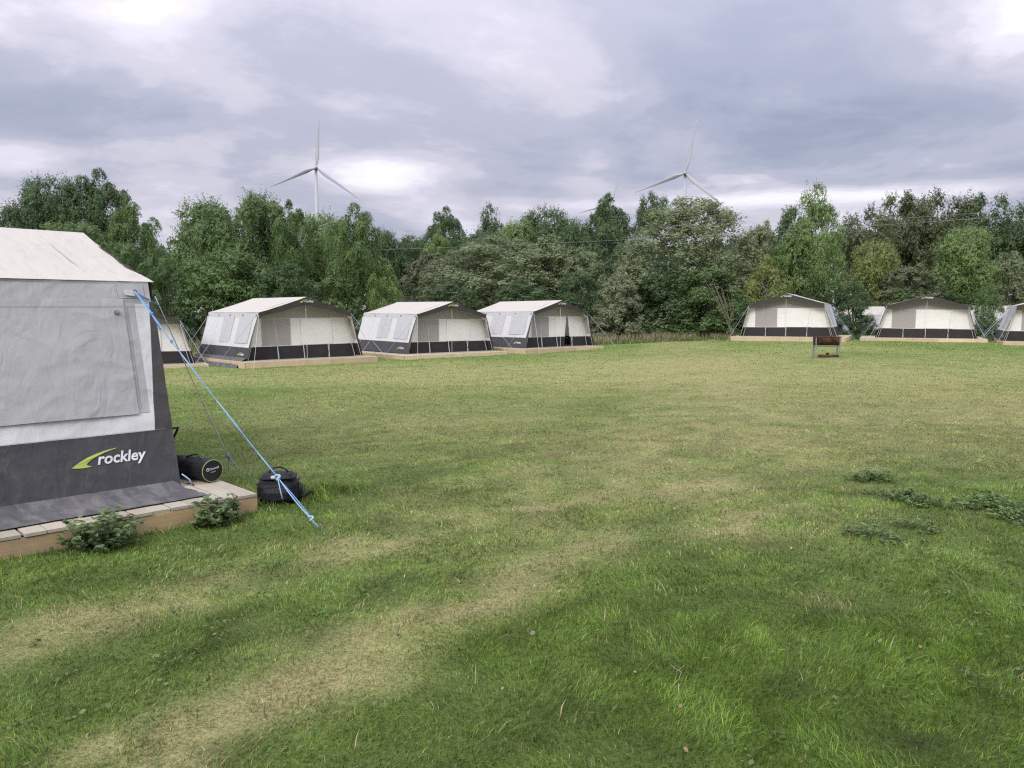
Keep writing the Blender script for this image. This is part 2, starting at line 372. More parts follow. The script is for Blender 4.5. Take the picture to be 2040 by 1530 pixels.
def attr_mat(name, transl, rough=.7, island=.25, bump=0.0, groundtex=False):
    m = bpy.data.materials.new(name); m.use_nodes = True; t = NT(m.node_tree)
    a = t.new('ShaderNodeAttribute', attribute_name='Col'); c = a.outputs['Color']
    if groundtex:
        pos = t.new('ShaderNodeNewGeometry').outputs['Position']
        n = t.noise(pos, 9, 6, .7); n3 = t.noise(pos, 45, 4, .7)
        k = t.math('ADD', t.math('MULTIPLY_ADD', n, 1.0, .42), t.math('ADD', t.math('MULTIPLY', t.math('SUBTRACT', n3, .5), 1.9), t.math('MULTIPLY', t.math('SUBTRACT', t.noise(pos, 130, 3, .7), .5), 1.6)))
        k = t.math('MAXIMUM', k, .12)
        sc = t.new('ShaderNodeVectorMath', operation='SCALE'); t.l.new(c, sc.inputs[0]); t.put(sc.inputs['Scale'], k); c = sc.outputs[0]
    elif island:
        g = t.new('ShaderNodeNewGeometry'); k = t.math('MULTIPLY_ADD', g.outputs['Random Per Island'], island * 2, 1 - island)
        sc = t.new('ShaderNodeVectorMath', operation='SCALE'); t.l.new(c, sc.inputs[0]); t.put(sc.inputs['Scale'], k); c = sc.outputs[0]
    b = t.new('ShaderNodeBsdfPrincipled'); t.put(b.inputs['Base Color'], c); b.inputs['Roughness'].default_value = rough; b.inputs['Specular IOR Level'].default_value = .25
    if groundtex:
        bn = t.new('ShaderNodeBump'); bn.inputs['Strength'].default_value = .8; bn.inputs['Distance'].default_value = .05
        t.put(bn.inputs['Height'], t.math('ADD', n, t.math('MULTIPLY', n3, .5))); t.l.new(bn.outputs[0], b.inputs['Normal'])
    out = t.new('ShaderNodeOutputMaterial'); sh = b.outputs[0]
    if transl:
        tr = t.new('ShaderNodeBsdfTranslucent'); t.put(tr.inputs[0], c); mx = t.new('ShaderNodeMixShader'); mx.inputs[0].default_value = transl
        t.l.new(sh, mx.inputs[1]); t.l.new(tr.outputs[0], mx.inputs[2]); sh = mx.outputs[0]
    t.l.new(sh, out.inputs[0]); return m
M['ground'] = attr_mat('turf_soil', 0, .95, groundtex=True)
M['blade'] = attr_mat('grass_blades', .35, .6, .28)
def leaf_mat():
    m = bpy.data.materials.new('leaves'); m.use_nodes = True; t = NT(m.node_tree)
    oi = t.new('ShaderNodeObjectInfo'); g = t.new('ShaderNodeNewGeometry')
    n = t.noise(t.new('ShaderNodeTexCoord').outputs['Object'], .55, 4, .6)
    k = t.math('MULTIPLY', t.math('MULTIPLY_ADD', g.outputs['Random Per Island'], .36, .82), t.math('MULTIPLY_ADD', n, 1.1, .45))
    sc = t.new('ShaderNodeVectorMath', operation='SCALE'); t.l.new(oi.outputs['Color'], sc.inputs[0]); t.put(sc.inputs['Scale'], k)
    hue = t.mix(t.rng(t.noise(t.new('ShaderNodeTexCoord').outputs['Object'], 1.3, 3), .45, .75), sc.outputs[0], t.mix(.5, sc.outputs[0], rgb(1.2, 1.06, .75), 'MULTIPLY'))
    b = t.new('ShaderNodeBsdfPrincipled'); t.put(b.inputs['Base Color'], hue); b.inputs['Roughness'].default_value = .5; b.inputs['Specular IOR Level'].default_value = .35
    tr = t.new('ShaderNodeBsdfTranslucent'); t.put(tr.inputs[0], hue); mx = t.new('ShaderNodeMixShader'); mx.inputs[0].default_value = .38
    out = t.new('ShaderNodeOutputMaterial'); t.l.new(b.outputs[0], mx.inputs[1]); t.l.new(tr.outputs[0], mx.inputs[2]); t.l.new(mx.outputs[0], out.inputs[0]); return m
M['leaf'] = leaf_mat()

# ------------------------------------------------------------------ ground sheet
def axis(lo, hi, step, far_lo, far_hi):
    a = list(np.arange(lo, hi + 1e-6, step)); d = step
    while a[-1] < far_hi: d *= 1.45; a.append(a[-1] + d)
    d = step
    while a[0] > far_lo: d *= 1.45; a.insert(0, a[0] - d)
    return np.array(a)
gx = axis(-24, 30, .25, -1500, 1500); gy = axis(-2, 52, .25, -300, 2500)
GX, GY = np.meshgrid(gx, gy); x_, y_ = GX.ravel(), GY.ravel()
WV = wear(x_, y_); zz = gz(x_, y_) + (.03 * (fbm(x_ * .7, y_ * .7, 5) - .5) + .03 * (fbm(x_ * 1.9, y_ * 1.9, 6, 2) - .5)) * sstep(400, 60, np.hypot(x_, y_))
nx, ny = len(gx), len(gy)
idx = np.arange(nx * ny).reshape(ny, nx)
Fq = np.stack([idx[:-1, :-1], idx[:-1, 1:], idx[1:, 1:], idx[1:, :-1]], -1).reshape(-1, 4)
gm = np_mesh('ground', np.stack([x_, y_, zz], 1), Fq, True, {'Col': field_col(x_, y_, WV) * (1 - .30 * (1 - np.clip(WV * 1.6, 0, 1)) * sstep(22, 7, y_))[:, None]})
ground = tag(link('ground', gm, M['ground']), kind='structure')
def gzz(x, y): return gz(x, y) + .03 * (fbm(np.asarray(x) * .7, np.asarray(y) * .7, 5) - .5) + .03 * (fbm(np.asarray(x) * 1.9, np.asarray(y) * 1.9, 6, 2) - .5)

# footprints (decks, tents) where no grass grows: (x, y, rz, x0, x1, y0, y1)
FOOT = []
def in_foot(x, y):
    m = np.zeros(len(x), bool)
    for cx, cy, r, x0, x1, y0, y1 in FOOT:
        lx = cos(r) * (x - cx) + sin(r) * (y - cy); ly = -sin(r) * (x - cx) + cos(r) * (y - cy)
        m |= (lx > x0) & (lx < x1) & (ly > y0) & (ly < y1)
    return m

# ------------------------------------------------------------------ lettering
_txt = {}
def text_mesh(body, shear=0.0, bold=0.0):
    """flat lettering, lower left at the origin, scaled to width 1"""
    key = (body, shear, bold)
    if key in _txt: return _txt[key]
    cu = bpy.data.curves.new('lettering', 'FONT'); cu.body = body; cu.shear = shear; cu.offset = bold; cu.resolution_u = 3; cu.fill_mode = 'FRONT' if hasattr(cu, 'fill_mode') else 'BOTH'
    o = bpy.data.objects.new('lettering', cu); COL.objects.link(o)
    bpy.context.view_layer.update(); dg = bpy.context.evaluated_depsgraph_get()
    me = bpy.data.meshes.new_from_object(o.evaluated_get(dg)); bpy.data.objects.remove(o)
    V = np.array([v.co[:] for v in me.vertices]); x0 = V[:, 0].min(); wd = V[:, 0].max() - x0
    V = (V - [x0, 0, 0]) / wd; F_ = [tuple(p.vertices) for p in me.polygons]; bpy.data.meshes.remove(me)
    _txt[key] = (V, F_); return _txt[key]
def lay(V, fn):
    """map flat (u,v) lettering onto a surface point function"""
    return [fn(float(a[0]), float(a[1])) for a in V]
SWOOSH = [(0, .004), (.05, .035), (.12, .075), (.22, .125), (.33, .163), (.45, .19), (.607, .213), (.60, .205), (.47, .172), (.36, .135), (.27, .09), (.215, .055), (.195, .035), (.205, .018), (.262, -.006), (.15, -.012), (.06, -.006)]
def logo(parent, fn, width, name='logo'):
    """green swoosh and white lettering; fn(u,v) gives the surface point, u and v in metres from the logo's lower left"""
    e = MB().add([fn(x * width, (y + .0) * width) for x, y in SWOOSH], [tuple(range(len(SWOOSH)))]).build(name, M['lime'], parent)
    V, F_ = text_mesh('rockley', .22, .022)
    tw = .665 * width
    MB().add([fn(.335 * width + float(a[0]) * tw, .012 * width + float(a[1]) * tw) for a in V], F_).build('lettering', M['print'], e)
    return e

# ------------------------------------------------------------------ tents
We, Wb, He, Hr, L = 1.89, 2.40, 1.72, 2.28, 4.7
NX, NZ = He / math.hypot(He, Wb - We), (Wb - We) / math.hypot(He, Wb - We)
def Xw(z):
    z = np.asarray(z, float)
    return np.where(z <= He, Wb + (We - Wb) * z / He, We * (Hr - z) / (Hr - He))
def surf(name, P, mat, parent, smooth=True):
    nv, nu = P.shape[:2]; ix = np.arange(nu * nv).reshape(nv, nu)
    Fc = np.stack([ix[:-1, :-1], ix[:-1, 1:], ix[1:, 1:], ix[1:, :-1]], -1).reshape(-1, 4)
    return link(name, np_mesh(name, P.reshape(-1, 3), Fc, smooth), mat, parent)
class Tent:
    CR = [(.9, 1.42, .03, .75, .005, .018), (.8, .80, -.06, .9, .005, .016), (1.05, 1.10, 1.9, .22, -.005, .02), (.55, 1.2, 1.35, .2, .004, .016), (.62, .85, 1.2, .16, -.004, .018), (1.2, .9, 2.1, .25, .006, .022), (.75, 1.02, .35, .3, .003, .014), (1.0, .95, -.3, .3, -.003, .016), (.48, 1.35, .9, .15, .004, .014), (.3, .25, 1.2, .3, .008, .03), (.75, .2, 1.9, .2, .007, .03), (1.3, .25, 1.3, .25, -.007, .03), (.15, 1.1, 1.5, .4, .006, .03), (1.6, 1.0, 1.7, .3, .005, .02)]
    def __init__(s, root, fine=False, seed=0): s.r = root; s.fine = fine; s.k = seed
    def wr(s, y, z):
        if not s.fine: return .014 * (fbm(y * 1.3 + z, z * 1.6, s.k, 2) - .5) * 2
        a = .011 * (fbm(y * 1.5 + z * 1.1, z * 2.2 - y * .6, s.k) - .5) * 2
        rd = 1 - np.abs(2 * fbm(y * 1.7 + z * 1.9, z * 1.3 - y * 1.6, s.k + 5, 3) - 1)
        rd2 = 1 - np.abs(2 * fbm(y * 2.3 - z * 2.5, z * 1.9 + y * 1.2, s.k + 9, 3) - 1)
        # a brace pole pressing on the cloth from inside
        d = (y - 1.78) * .36 + (z - 1.46) * .93; al = (y - 1.78) * -.93 + (z - 1.46) * .36
        br = .012 * np.exp(-(d / .03) ** 2) * ((al > 0) & (al < .75))
        cr_ = 0 * y
        for y0, z0, an, ln, am, wd in s.CR:
            u = (y - y0) * cos(an) + (z - z0) * sin(an); v = -(y - y0) * sin(an) + (z - z0) * cos(an) + .03 * np.sin(u * 5)
            cr_ = cr_ + 1.3 * am * np.exp(-(v / wd) ** 2) * np.exp(-(u / ln) ** 4)
        return a + .006 * rd ** 9 + .005 * rd2 ** 10 + br + cr_
    def side(s, name, mat, sd, y0, y1, z0, z1, off=0.0, step=None, parent=None, extra=None):
        st = step or (.018 if s.fine else .45)
        nu = max(2, int((np.max(y1) - np.min(y0)) / st) + 1) if not callable(y0) and not callable(y1) else (max(4, int(.3 / st) + 2) if s.fine else 3)
        nv = max(2, int((z1 - z0) / st) + 1)
        Z, U = np.meshgrid(np.linspace(z0, z1, nv + 1), np.linspace(0, 1, nu + 1), indexing='ij')
        a = y0(Z) if callable(y0) else y0; b = y1(Z) if callable(y1) else y1
        Y = a + (b - a) * U; d = off + s.wr(Y, Z + 3 * sd) + (extra(Y, Z) if extra else 0)
        X = Xw(Z); P = np.stack([sd * (X + d * NX), Y, Z + d * NZ], -1)
        if sd > 0: P = P[:, ::-1]
        return surf(name, P, mat, parent or s.r)
    def pt(s, sd, y, z, off):
        d = off + float(s.wr(np.array(y), np.array(z + 3 * sd))); return (sd * (float(Xw(z)) + d * NX), y, z + d * NZ)
    def front(s, name, mat, y, z0, z1, x0=None, x1=None, off=0.0, parent=None, n=10):
        st = .06 if s.fine else .3; nv = max(2, int((z1 - z0) / st) + 1)
        Z, U = np.meshgrid(np.linspace(z0, z1, nv + 1), np.linspace(0, 1, n + 1), indexing='ij')
        Xm = Xw(np.minimum(Z, Hr)) - .012
        a = -Xm if x0 is None else (x0(Z) if callable(x0) else np.full_like(Z, x0)); b = Xm if x1 is None else (x1(Z) if callable(x1) else np.full_like(Z, x1))
        X = a + (b - a) * U; d = .02 * (fbm(X * 1.3 + Z * .7, Z * 1.1 - X * .5, s.k + 3, 3) - .5) + off
        return surf(name, np.stack([X, y - d, Z], -1), mat, parent or s.r)

def build_tent(root, fine=False, seed=0, open_door=False, detail=True):
    t = Tent(root, fine, seed)
    BAND, SK = 1.53, .48
    # roof: two slopes with a little sag
    for sd in (-1, 1):
        nu, nv = (70, 36) if fine else (8, 5)
        V_, U_ = np.meshgrid(np.linspace(0, 1, nv + 1), np.linspace(0, 1, nu + 1), indexing='ij')
        Y = -.03 + (L + .05) * U_; sag = -.035 * np.sin(pi * V_) * (.6 + .4 * np.cos(2 * pi * U_ * 2))
        wrk = (.012 * (fbm(Y * 1.2 + V_ * 3, V_ * 3.5 - Y * .5, seed + 2) - .5) * 2 + (.012 * (1 - np.abs(2 * fbm(Y * .9 + V_ * 3.3, V_ * 2.0 - Y * 1.3, seed + 13, 3) - 1)) ** 8 if fine else 0)) * np.sin(pi * np.clip(V_ * 1.0, 0, 1)) ** .4
        X = sd * (We + .012) * (1 - V_); Z = He + .004 + (Hr - He) * V_ + sag + wrk
        P = np.stack([X, Y, Z], -1); P = P[:, ::-1] if sd > 0 else P
        surf('roof_slope', P, M['roof'], root)
    strip = lambda z: .19 - .10 * np.asarray(z)            # dark strip down the front edge
    f1 = (.25, 1.34) if fine else (.32, 1.50); f2 = (1.78, 2.85) if fine else (1.98, 2.98)
    for sd in (-1, 1):
        t.side('side_wall', M['white'], sd, strip, lambda z: L + 0 * z, SK, BAND, step=.06 if fine else None) if not fine else None
        if fine:
            Zs = np.linspace(SK, BAND, 56); Us = np.linspace(0, 1, 241); Z, U = np.meshgrid(Zs, Us, indexing='ij')
            Y = strip(Z) + (L - strip(Z)) * U; d = t.wr(Y, Z + 3 * sd); P = np.stack([sd * (Xw(Z) + d * NX), Y, Z + d * NZ], -1)
            surf('side_wall', P if sd < 0 else P[:, ::-1], M['white'], root)
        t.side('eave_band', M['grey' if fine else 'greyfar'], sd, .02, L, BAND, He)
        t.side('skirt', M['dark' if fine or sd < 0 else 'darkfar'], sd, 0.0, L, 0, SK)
        t.side('front_strip', M['dark2'], sd, lambda z: -.002 + 0 * z, strip, SK, BAND + .02, off=.002)
        for a, b in (f1, f2):
            hang = (lambda Y, Z, a=a, b=b: .012 * sstep(1.5, .62, Z) * np.sin(pi * (Y - a) / (b - a)) + .004)
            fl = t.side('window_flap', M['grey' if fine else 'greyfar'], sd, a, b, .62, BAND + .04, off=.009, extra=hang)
            if fine and sd < 0:
                t.side('flap_binding', M['grey'], sd, a - .085, a + .012, .63, BAND + .0, off=.004, parent=fl)
        t.side('wing_window', M['mesh'], sd, .10, .36, .62, 1.46, off=-.012)
    # front valance, hanging from the gable edge
    n = 48 if fine else 24
    U, V = np.meshgrid(np.linspace(-1, 1, n + 1), np.linspace(0, 1, 4), indexing='xy')
    X = U * (We + .005); top = He - .012 + (Hr - He) * (1 - np.abs(U)); drop = .17 + .12 * (1 - np.abs(U)) ** 1.5 + .01 * np.sin(U * 9)
    Zv = top - drop * V; Yv = -.022 + .02 * V + .008 * np.sin(U * 17 + V * 2)
    surf('valance', np.stack([X, Yv, Zv], -1)[::-1], M['dark2'], root)
    # inner front wall under the awning
    yi = .42
    if not open_door:
        t.front('front_skirt', M['darkfar'], yi, .0, SK); t.front('front_wall', M['cream'], yi, SK, 1.5)
    else:
        dl = lambda z: .62 + .14 * z / 1.5; dr = lambda z: 1.08 - .22 * z / 1.5
        t.front('front_skirt', M['darkfar'], yi, .0, SK, None, dl); t.front('front_skirt', M['darkfar'], yi, .0, SK, dr, None, n=5)
        t.front('front_wall', M['cream'], yi, SK, 1.5, None, dl); t.front('front_wall', M['cream'], yi, SK, 1.5, dr, None, n=5)
    t.front('front_gable', M['mesh'], yi, 1.5, Hr - .02)
    t.front('front_window', M['mesh'], yi, .52, 1.49, -1.62, -.48, off=.02)
    t.front('door_panel', M['cream'], yi, SK + .02, 1.47, -.05, .60 if open_door else 1.25, off=.025)
    t.front('back_skirt', M['dark'], L, 0, SK); t.front('back_wall', M['white'], L, SK, He); t.front('back_gable', M['grey'], L, He, Hr - .005)
    MB().box((0, L / 2 + .6, .006), (4.5, L - 1.4, .008)).build('groundsheet', M['dark2'], root)
    rp = .014 if fine else .007
    for xs_ in (-1.06, 0, 1.06): MB().tube([(xs_, .26, 0), (xs_ * .99, .35, SK + .04)], .014, 5).build('tie_strap', M['wrope'], root)
    MB().tube([(0, .06, 0), (0, .06, Hr - .03)], rp).build('pole', M['pole'], root)
    for sd in (-1, 1):
        MB().tube([(sd * (Wb - .06), .05, 0), (sd * (We - .05), .05, He - .02)], rp).build('pole', M['pole'], root)
        MB().tube([(sd * 1.02, .28, 0), (sd * 1.20, .26, 1.6)], .006).build('awning_strap', M['wrope'], root)
        MB().tube([(sd * (Wb - .16), .37, 0), (sd * (We - .10), .37, He - .05)], rp * 1.6).build('pole', M['pole'], root)
    logo(root, lambda u, v: (-.30 + u * .99, -.048 + .0 * u, Hr - .205 + v), .60, 'valance_logo')
    w0 = .56 if fine else .55; yc = (.80 if fine else .95)
    logo(root, lambda u, v: t.pt(-1, yc - u, (.255 if fine else .19) + v, .006), w0, 'skirt_logo')
    # eyelets, guy ropes and pegs
    if not fine:
        ey = MB().tube([(0, 0, 0), (-.012, 0, 0)], .034, 8).mesh('eyelet')
        for sd in (-1, 1):
            for y in (.12, 1.28, 2.45, 3.55, 4.6):
                e = link('eyelet', ey, M['eyelet'], root); p = t.pt(sd, y, 1.62, .01); e.location = p
                if y != 1.28:
                    q = (sd * (Wb + .95 + .12 * sin(y * 5)), y + .35 * cos(y * 3), -.21)
                    MB().tube([p, q], .0055, 5).build('guy_rope', M['fbrope'] if y == .12 or sd > 0 else M['wrope'], root)
            MB().tube([(sd * We, -.02, He - .08), (sd * 2.75, -1.35, -.2)], .0055, 5).build('guy_rope', M['wrope'], root)
    return t

def build_deck(name, label, tx, ty, rz, ztop, x0, x1, y0, y1, near=False, group='decks under the tents'):
    d = empty(name, (tx, ty, ztop), rz); tag(d, label, 'deck', group)
    if near:
        pw = .138; n = int((y1 - y0) / pw)
        pm = [MB().box((0, 0, -.014), (x1 - x0, pw - .007, .026)).mesh('deck_plank', bevel=.002, seg=1) for _ in range(1)]
        for i in range(n):
            p = link('deck_plank', pm[0], M['plank'], d); p.location = ((x0 + x1) / 2 + random.uniform(-.006, .006), y0 + (i + .5) * pw, random.uniform(-.002, .001)); p.rotation_euler = (random.uniform(-.008, .008), 0, random.uniform(-.002, .002))
        zb = -.029; h = .145
    else:
        MB().box(((x0 + x1) / 2, (y0 + y1) / 2, -.018), (x1 - x0 - .01, y1 - y0 - .01, .03)).build('deck_top', M['plank'], d)
        zb = .004; h = .30 if not near else .16
    ym = (y0 + y1) / 2; xm = (x0 + x1) / 2
    def board(c, dd):
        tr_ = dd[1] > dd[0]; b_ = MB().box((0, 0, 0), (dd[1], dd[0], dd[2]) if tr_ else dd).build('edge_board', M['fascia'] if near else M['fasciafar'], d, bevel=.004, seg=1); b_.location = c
        if tr_: b_.rotation_euler = (0, 0, pi / 2)
    if near:
        board((x0 + .024, y0 + .62, zb - h / 2), (.04, 1.236, h)); board((x0 + .026, y0 + 1.242 + (y1 - y0 - 1.242) / 2, zb - h / 2 - .004), (.04, y1 - y0 - 1.246, h)); board((x1 - .024, ym, zb - h / 2), (.04, y1 - y0, h))
        board((xm, y0 + .024, zb - h / 2), (x1 - x0 - .1, .04, h)); board((xm, y1 - .024, zb - h / 2), (x1 - x0 - .1, .04, h))
    else:
        xs = x0 + (x1 - x0) * .62
        board(((x0 + xs) / 2, y0 - .022, zb - h / 2), (xs - x0 - .006, .04, h)); board(((x1 + xs) / 2, y0 - .022, zb - h / 2 + .003), (x1 - xs - .006, .04, h))
        board((x0 - .022, ym, zb - h / 2), (.04, y1 - y0, h)); board((x1 + .022, ym, zb - h / 2), (.04, y1 - y0, h))
    FOOT.append((tx, ty, rz, x0 - .02, x1 + .02, y0 - .02, y1 + .02))
    return d

# near tent at the left edge
NTX, NTY, NTR, NTZ = -4.474, 8.067, R_(134.7), .138
build_deck('wooden_deck', 'weathered plank deck with pine edge board under the large near tent', NTX, NTY, NTR, NTZ - .004, -3.05, 2.9, -.36, 5.0, near=True)
near = empty('frame_tent', (NTX, NTY, NTZ), NTR)
tag(near, 'large grey and white canvas tent at left edge, nearest the camera, printed rockley', 'tent', 'canvas frame tents')
nt = build_tent(near, fine=True, seed=4)
# mud flap lying out on the deck from the foot of the wall
Yg, U = np.meshgrid(np.linspace(.06, L, 150), np.linspace(0, 1, 26), indexing='xy')
wob = .05 * (fbm(Yg * 1.7, U * 1.5, 33) - .5)
Xg = -(Wb - .015 + (.50 + wob) * U - .03 * (1 - U) ** 2 * 0); fold = .05 * (1 - U) ** 3 + .040 * np.maximum(0, fbm(Yg * 2.6 + U, U * 3.0, 35) - .42) * np.sin(pi * np.clip(U * 1.1, 0, 1)) * 2 + .006
Yg2 = Yg + .08 * U * (Yg < .2) * 0 - .10 * U * sstep(.6, .06, Yg)
surf('mud_flap', np.stack([Xg, Yg2, fold], -1), M['mud'], near)
# sewn reinforcement tab with its ring, press studs on the window
tab = nt.side('guy_tab', M['grey'], -1, .07, .28, 1.575, 1.70, off=.006)
MB().prism([(0, 0), (.085, -.012), (.10, .025), (.055, .045), (0, .04)], nt.pt(-1, .235, 1.600, .018), (0, -1, 0), (.15, 0, .98), .004).build('tab_tongue', M['white'], tab)
rp0 = nt.pt(-1, .150, 1.625, .024)
MB().tube([(rp0[0] + .004, rp0[1] + .017 * cos(a), rp0[2] + .017 * sin(a)) for a in np.linspace(0, 2 * pi, 13)], .005, 6).build('ring', M['eyelet'], tab)
for yy in (.315, 1.27, 1.9):
    p = nt.pt(-1, yy, 1.452, .022); q = nt.pt(-1, yy, 1.452, .032)
    st = MB().tube([p, q], [.021, .017], 14).build('stud', M['eyelet'], near)
    MB().tube([q, nt.pt(-1, yy, 1.452, .036)], .008, 10).build('stud_cap', M['peg'], st)
for nm, a_, b_ in (('seam', (.03, 1.555), (3.6, 1.555)), ('seam', (.03, 1.505), (1.45, 1.50)), ('seam', (.245, .66), (.245, 1.50)), ('seam', (.225, .66), (.225, 1.50)), ('seam', (.05, .482), (3.6, .482)), ('seam', (.02, 1.708), (3.6, 1.708)), ('seam', (1.33, .64), (1.33, 1.50))):
    nn = 40; m_ = MB(); hz_ = abs(a_[1] - b_[1]) < .02
    P0 = [(a_[0] + (b_[0] - a_[0]) * k / nn, a_[1] + (b_[1] - a_[1]) * k / nn) for k in range(nn + 1)]
    vv = []
    for yy, zz_ in P0:
        of = .020 if .23 < yy < 1.36 and zz_ < 1.53 else .007
        vv += [nt.pt(-1, yy - (0 if hz_ else .0014), zz_ - (.0014 if hz_ else 0), of), nt.pt(-1, yy + (0 if hz_ else .0014), zz_ + (.0014 if hz_ else 0), of)]
    m_.add(vv, [(2 * k, 2 * k + 1, 2 * k + 3, 2 * k + 2) for k in range(nn)]).build(nm, M['seam'], near)
# blue guy rope pegged in the grass, doubled at the lower end
def loc2w(p): return Vector((NTX + cos(NTR) * p[0] - sin(NTR) * p[1], NTY + sin(NTR) * p[0] + cos(NTR) * p[1], NTZ + p[2]))
def w2loc(q):
    dx, dy = q[0] - NTX, q[1] - NTY; return Vector((cos(NTR) * dx + sin(NTR) * dy, -sin(NTR) * dx + cos(NTR) * dy, q[2] - NTZ))
peg = w2loc(gpx(643, 1062)); A = Vector(rp0); d_ = peg - A
def along(t_, off=(0, 0, 0)): return A + d_ * t_ + Vector(off) + Vector((0, 0, -.03 * math.sin(pi * t_)))
rope = MB()
rope.tube([along(k / 14) for k in range(12)], .0037, 7)
g_ = rope.build('guy_rope', M['brope2'], near, True)
MB().tube([along(k / 14, (.006 * sin(k * 2.1), .006 * cos(k * 2.1), .004)) for k in range(12)], .0034, 6).build('rope_strand', M['brope'], g_, True)
for s_ in (-1, 1):
    MB().tube([along(.78 + .2 * k / 6, (.012 * s_ * sin(pi * k / 6), .010 * s_ * sin(pi * k / 6), .006 * s_)) for k in range(7)], .0046, 7).build('rope_strand', M['brope2'] if s_ > 0 else M['brope'], g_, True)
for tk, rr in ((.785, .020), (.945, .018), (.10, .013), (.22, .012)):
    c = along(tk); MB().tube([c + Vector((.018 * cos(a) * rr / .02, .012 * sin(a * 2) * rr / .02, .018 * sin(a) * rr / .02)) for a in np.linspace(0, 2 * pi, 17)], rr * .45, 7).build('knot', M['brope2'] if tk > .5 else M['brope'], g_, True)
MB().tube([along(.785), along(.785, (-.05, .02, -.02)), along(.80, (-.07, .04, -.06)), along(.815, (-.06, .045, -.09))], .004, 6).build('rope_tail', M['brope2'], g_, True)
MB().tube([peg + Vector((0, 0, -.12)), peg + Vector((.01, 0, .05)), peg + Vector((.03, .0, .06)), peg + Vector((.035, 0, .04))], .005, 6).build('peg', M['peg'], near)
# the loop of cord back to the corner pole
MB().tube([A, A + Vector((-.01, -.05, -.03)), Vector((-We - .03, -.06, 1.52)), Vector((-We + .02, -.05, 1.50))], .0045, 6).build('cord_loop', M['brope'], near, True)
MB().tube([A, along(.07, (.01, -.02, 0)), along(.16, (0, .01, -.015))], .006, 6).build('cord_loop', M['brope'], near, True)
# second, greyer rope from the front corner, out over the deck end
peg2 = w2loc(gpx(469, 940)); B = Vector((-We - .02, -.03, 1.60)); e_ = peg2 - B
g2 = MB().tube([B + e_ * (k / 10) * .93 + Vector((0, 0, -.02 * sin(pi * k / 10))) for k in range(11)], .0045, 6).build('guy_rope', M['wrope'], near, True)
for s_ in (-1, 0, 1): MB().tube([B + e_ * .90, peg2 + Vector((.05 * s_, .05 * s_, 0))], .0035, 5).build('rope_strand', M['brope2'] if s_ else M['wrope'], g2)
MB().tube([B + e_ * .885, B + e_ * .91], .012, 8).build('knot', M['brope'], g2, True)
# hold-down cord at the foot of the corner
MB().tube([(-Wb + .03, -.02, .10), (-Wb, -.07, .05), (-Wb - .01, -.09, .003)], .006, 6).build('hold_down_cord', M['brope2'], near, True)
MB().tube([(-Wb - .03, -.09, .004), (-Wb + .03, -.10, .006), (-Wb + .035, -.06, .012)], .007, 6).build('hold_down_cord', M['rust'], near, True)

# the other tents: (x, y, rotation, deck top z, deck x0, x1, y0, label)
TENTS = [
    (-14.0, 27.69, .50, -.314, -2.7, 2.7, -1.0, 'canvas tent mostly hidden behind the near tent, only its right front corner showing', 'pale pine deck edge of the tent half hidden behind the near tent', 0),
    (-7.749, 29.157, .738, -.148, -2.72, 2.66, -.62, 'white and charcoal canvas tent below the left turbine, leftmost of three in a row', 'pale pine deck in front of the tent below the left turbine', 0),
    (-2.666, 34.557, .694, -.199, -3.12, 2.35, -.95, 'white and charcoal canvas tent in the middle of the left row, door closed', 'pale pine deck in front of the middle tent of the left row', 0),
    (2.457, 38.311, .718, -.115, -3.12, 2.15, -.85, 'white and charcoal canvas tent with its door open and a chair inside', 'pale pine deck in front of the tent with the open door', 1),
    (14.685, 41.366, -.465, .300, -2.65, 3.0, -.95, 'white and charcoal canvas tent behind the rusty barbecue', 'pale pine deck in front of the tent behind the barbecue', 0),
    (22.013, 40.971, -.46, .229, -3.1, 2.75, -.80, 'white and charcoal canvas tent second from right, facing the camera', 'pale pine deck in front of the tent second from the right', 0),
    (25.7, 35.874, -.492, .224, -2.35, 2.7, -.55, 'canvas tent cut off by the right edge of the photo', 'pale pine deck corner at the right edge of the photo', 0),
    (25.8, 53.5, 1.20, -.30, None, 0, 0, 'pale canvas tent glimpsed through the bushes between the right-hand tents', '', 0),
    (35.2, 51.5, 1.20, -.30, None, 0, 0, 'pale canvas tent glimpsed through the bushes near the right edge', '', 0),
]
proto = {}
for (x, y, rz, z, dx0, dx1, dy0, lab, dlab, opn) in TENTS:
    if opn not in proto:
        proto[opn] = empty('frame_tent'); build_tent(proto[opn], False, 21 + opn, bool(opn)); o = proto[opn]
    else: o = copy_tree(proto[opn])
    o.location = (x, y, z); o.rotation_euler = (random.uniform(-.008, .008), random.uniform(-.01, .01), rz); o.scale = (random.uniform(.985, 1.015), 1, random.uniform(.98, 1.02)); tag(o, lab, 'tent', 'canvas frame tents')
    if dx0 is not None: build_deck('wooden_deck', dlab, x, y, rz, z - .004, dx0, dx1, dy0, 4.95)
    FOOT.append((x, y, rz, -2.45, 2.45, -.1, 4.75))
    if dx0 == -2.72:
        Yd, Ud = np.meshgrid(np.linspace(.0, L, 30), np.linspace(0, 1, 7), indexing='xy')
        surf('mud_flap', np.stack([-(Wb - .03) - .50 * Ud ** .8 - .05 * fbm(Yd * 1.5, Ud * 2, 3), Yd - .15 * Ud, .10 - .34 * Ud ** 1.3 + .05 * fbm(Yd * 2, Ud * 3, 8)], -1), M['mud'], o)

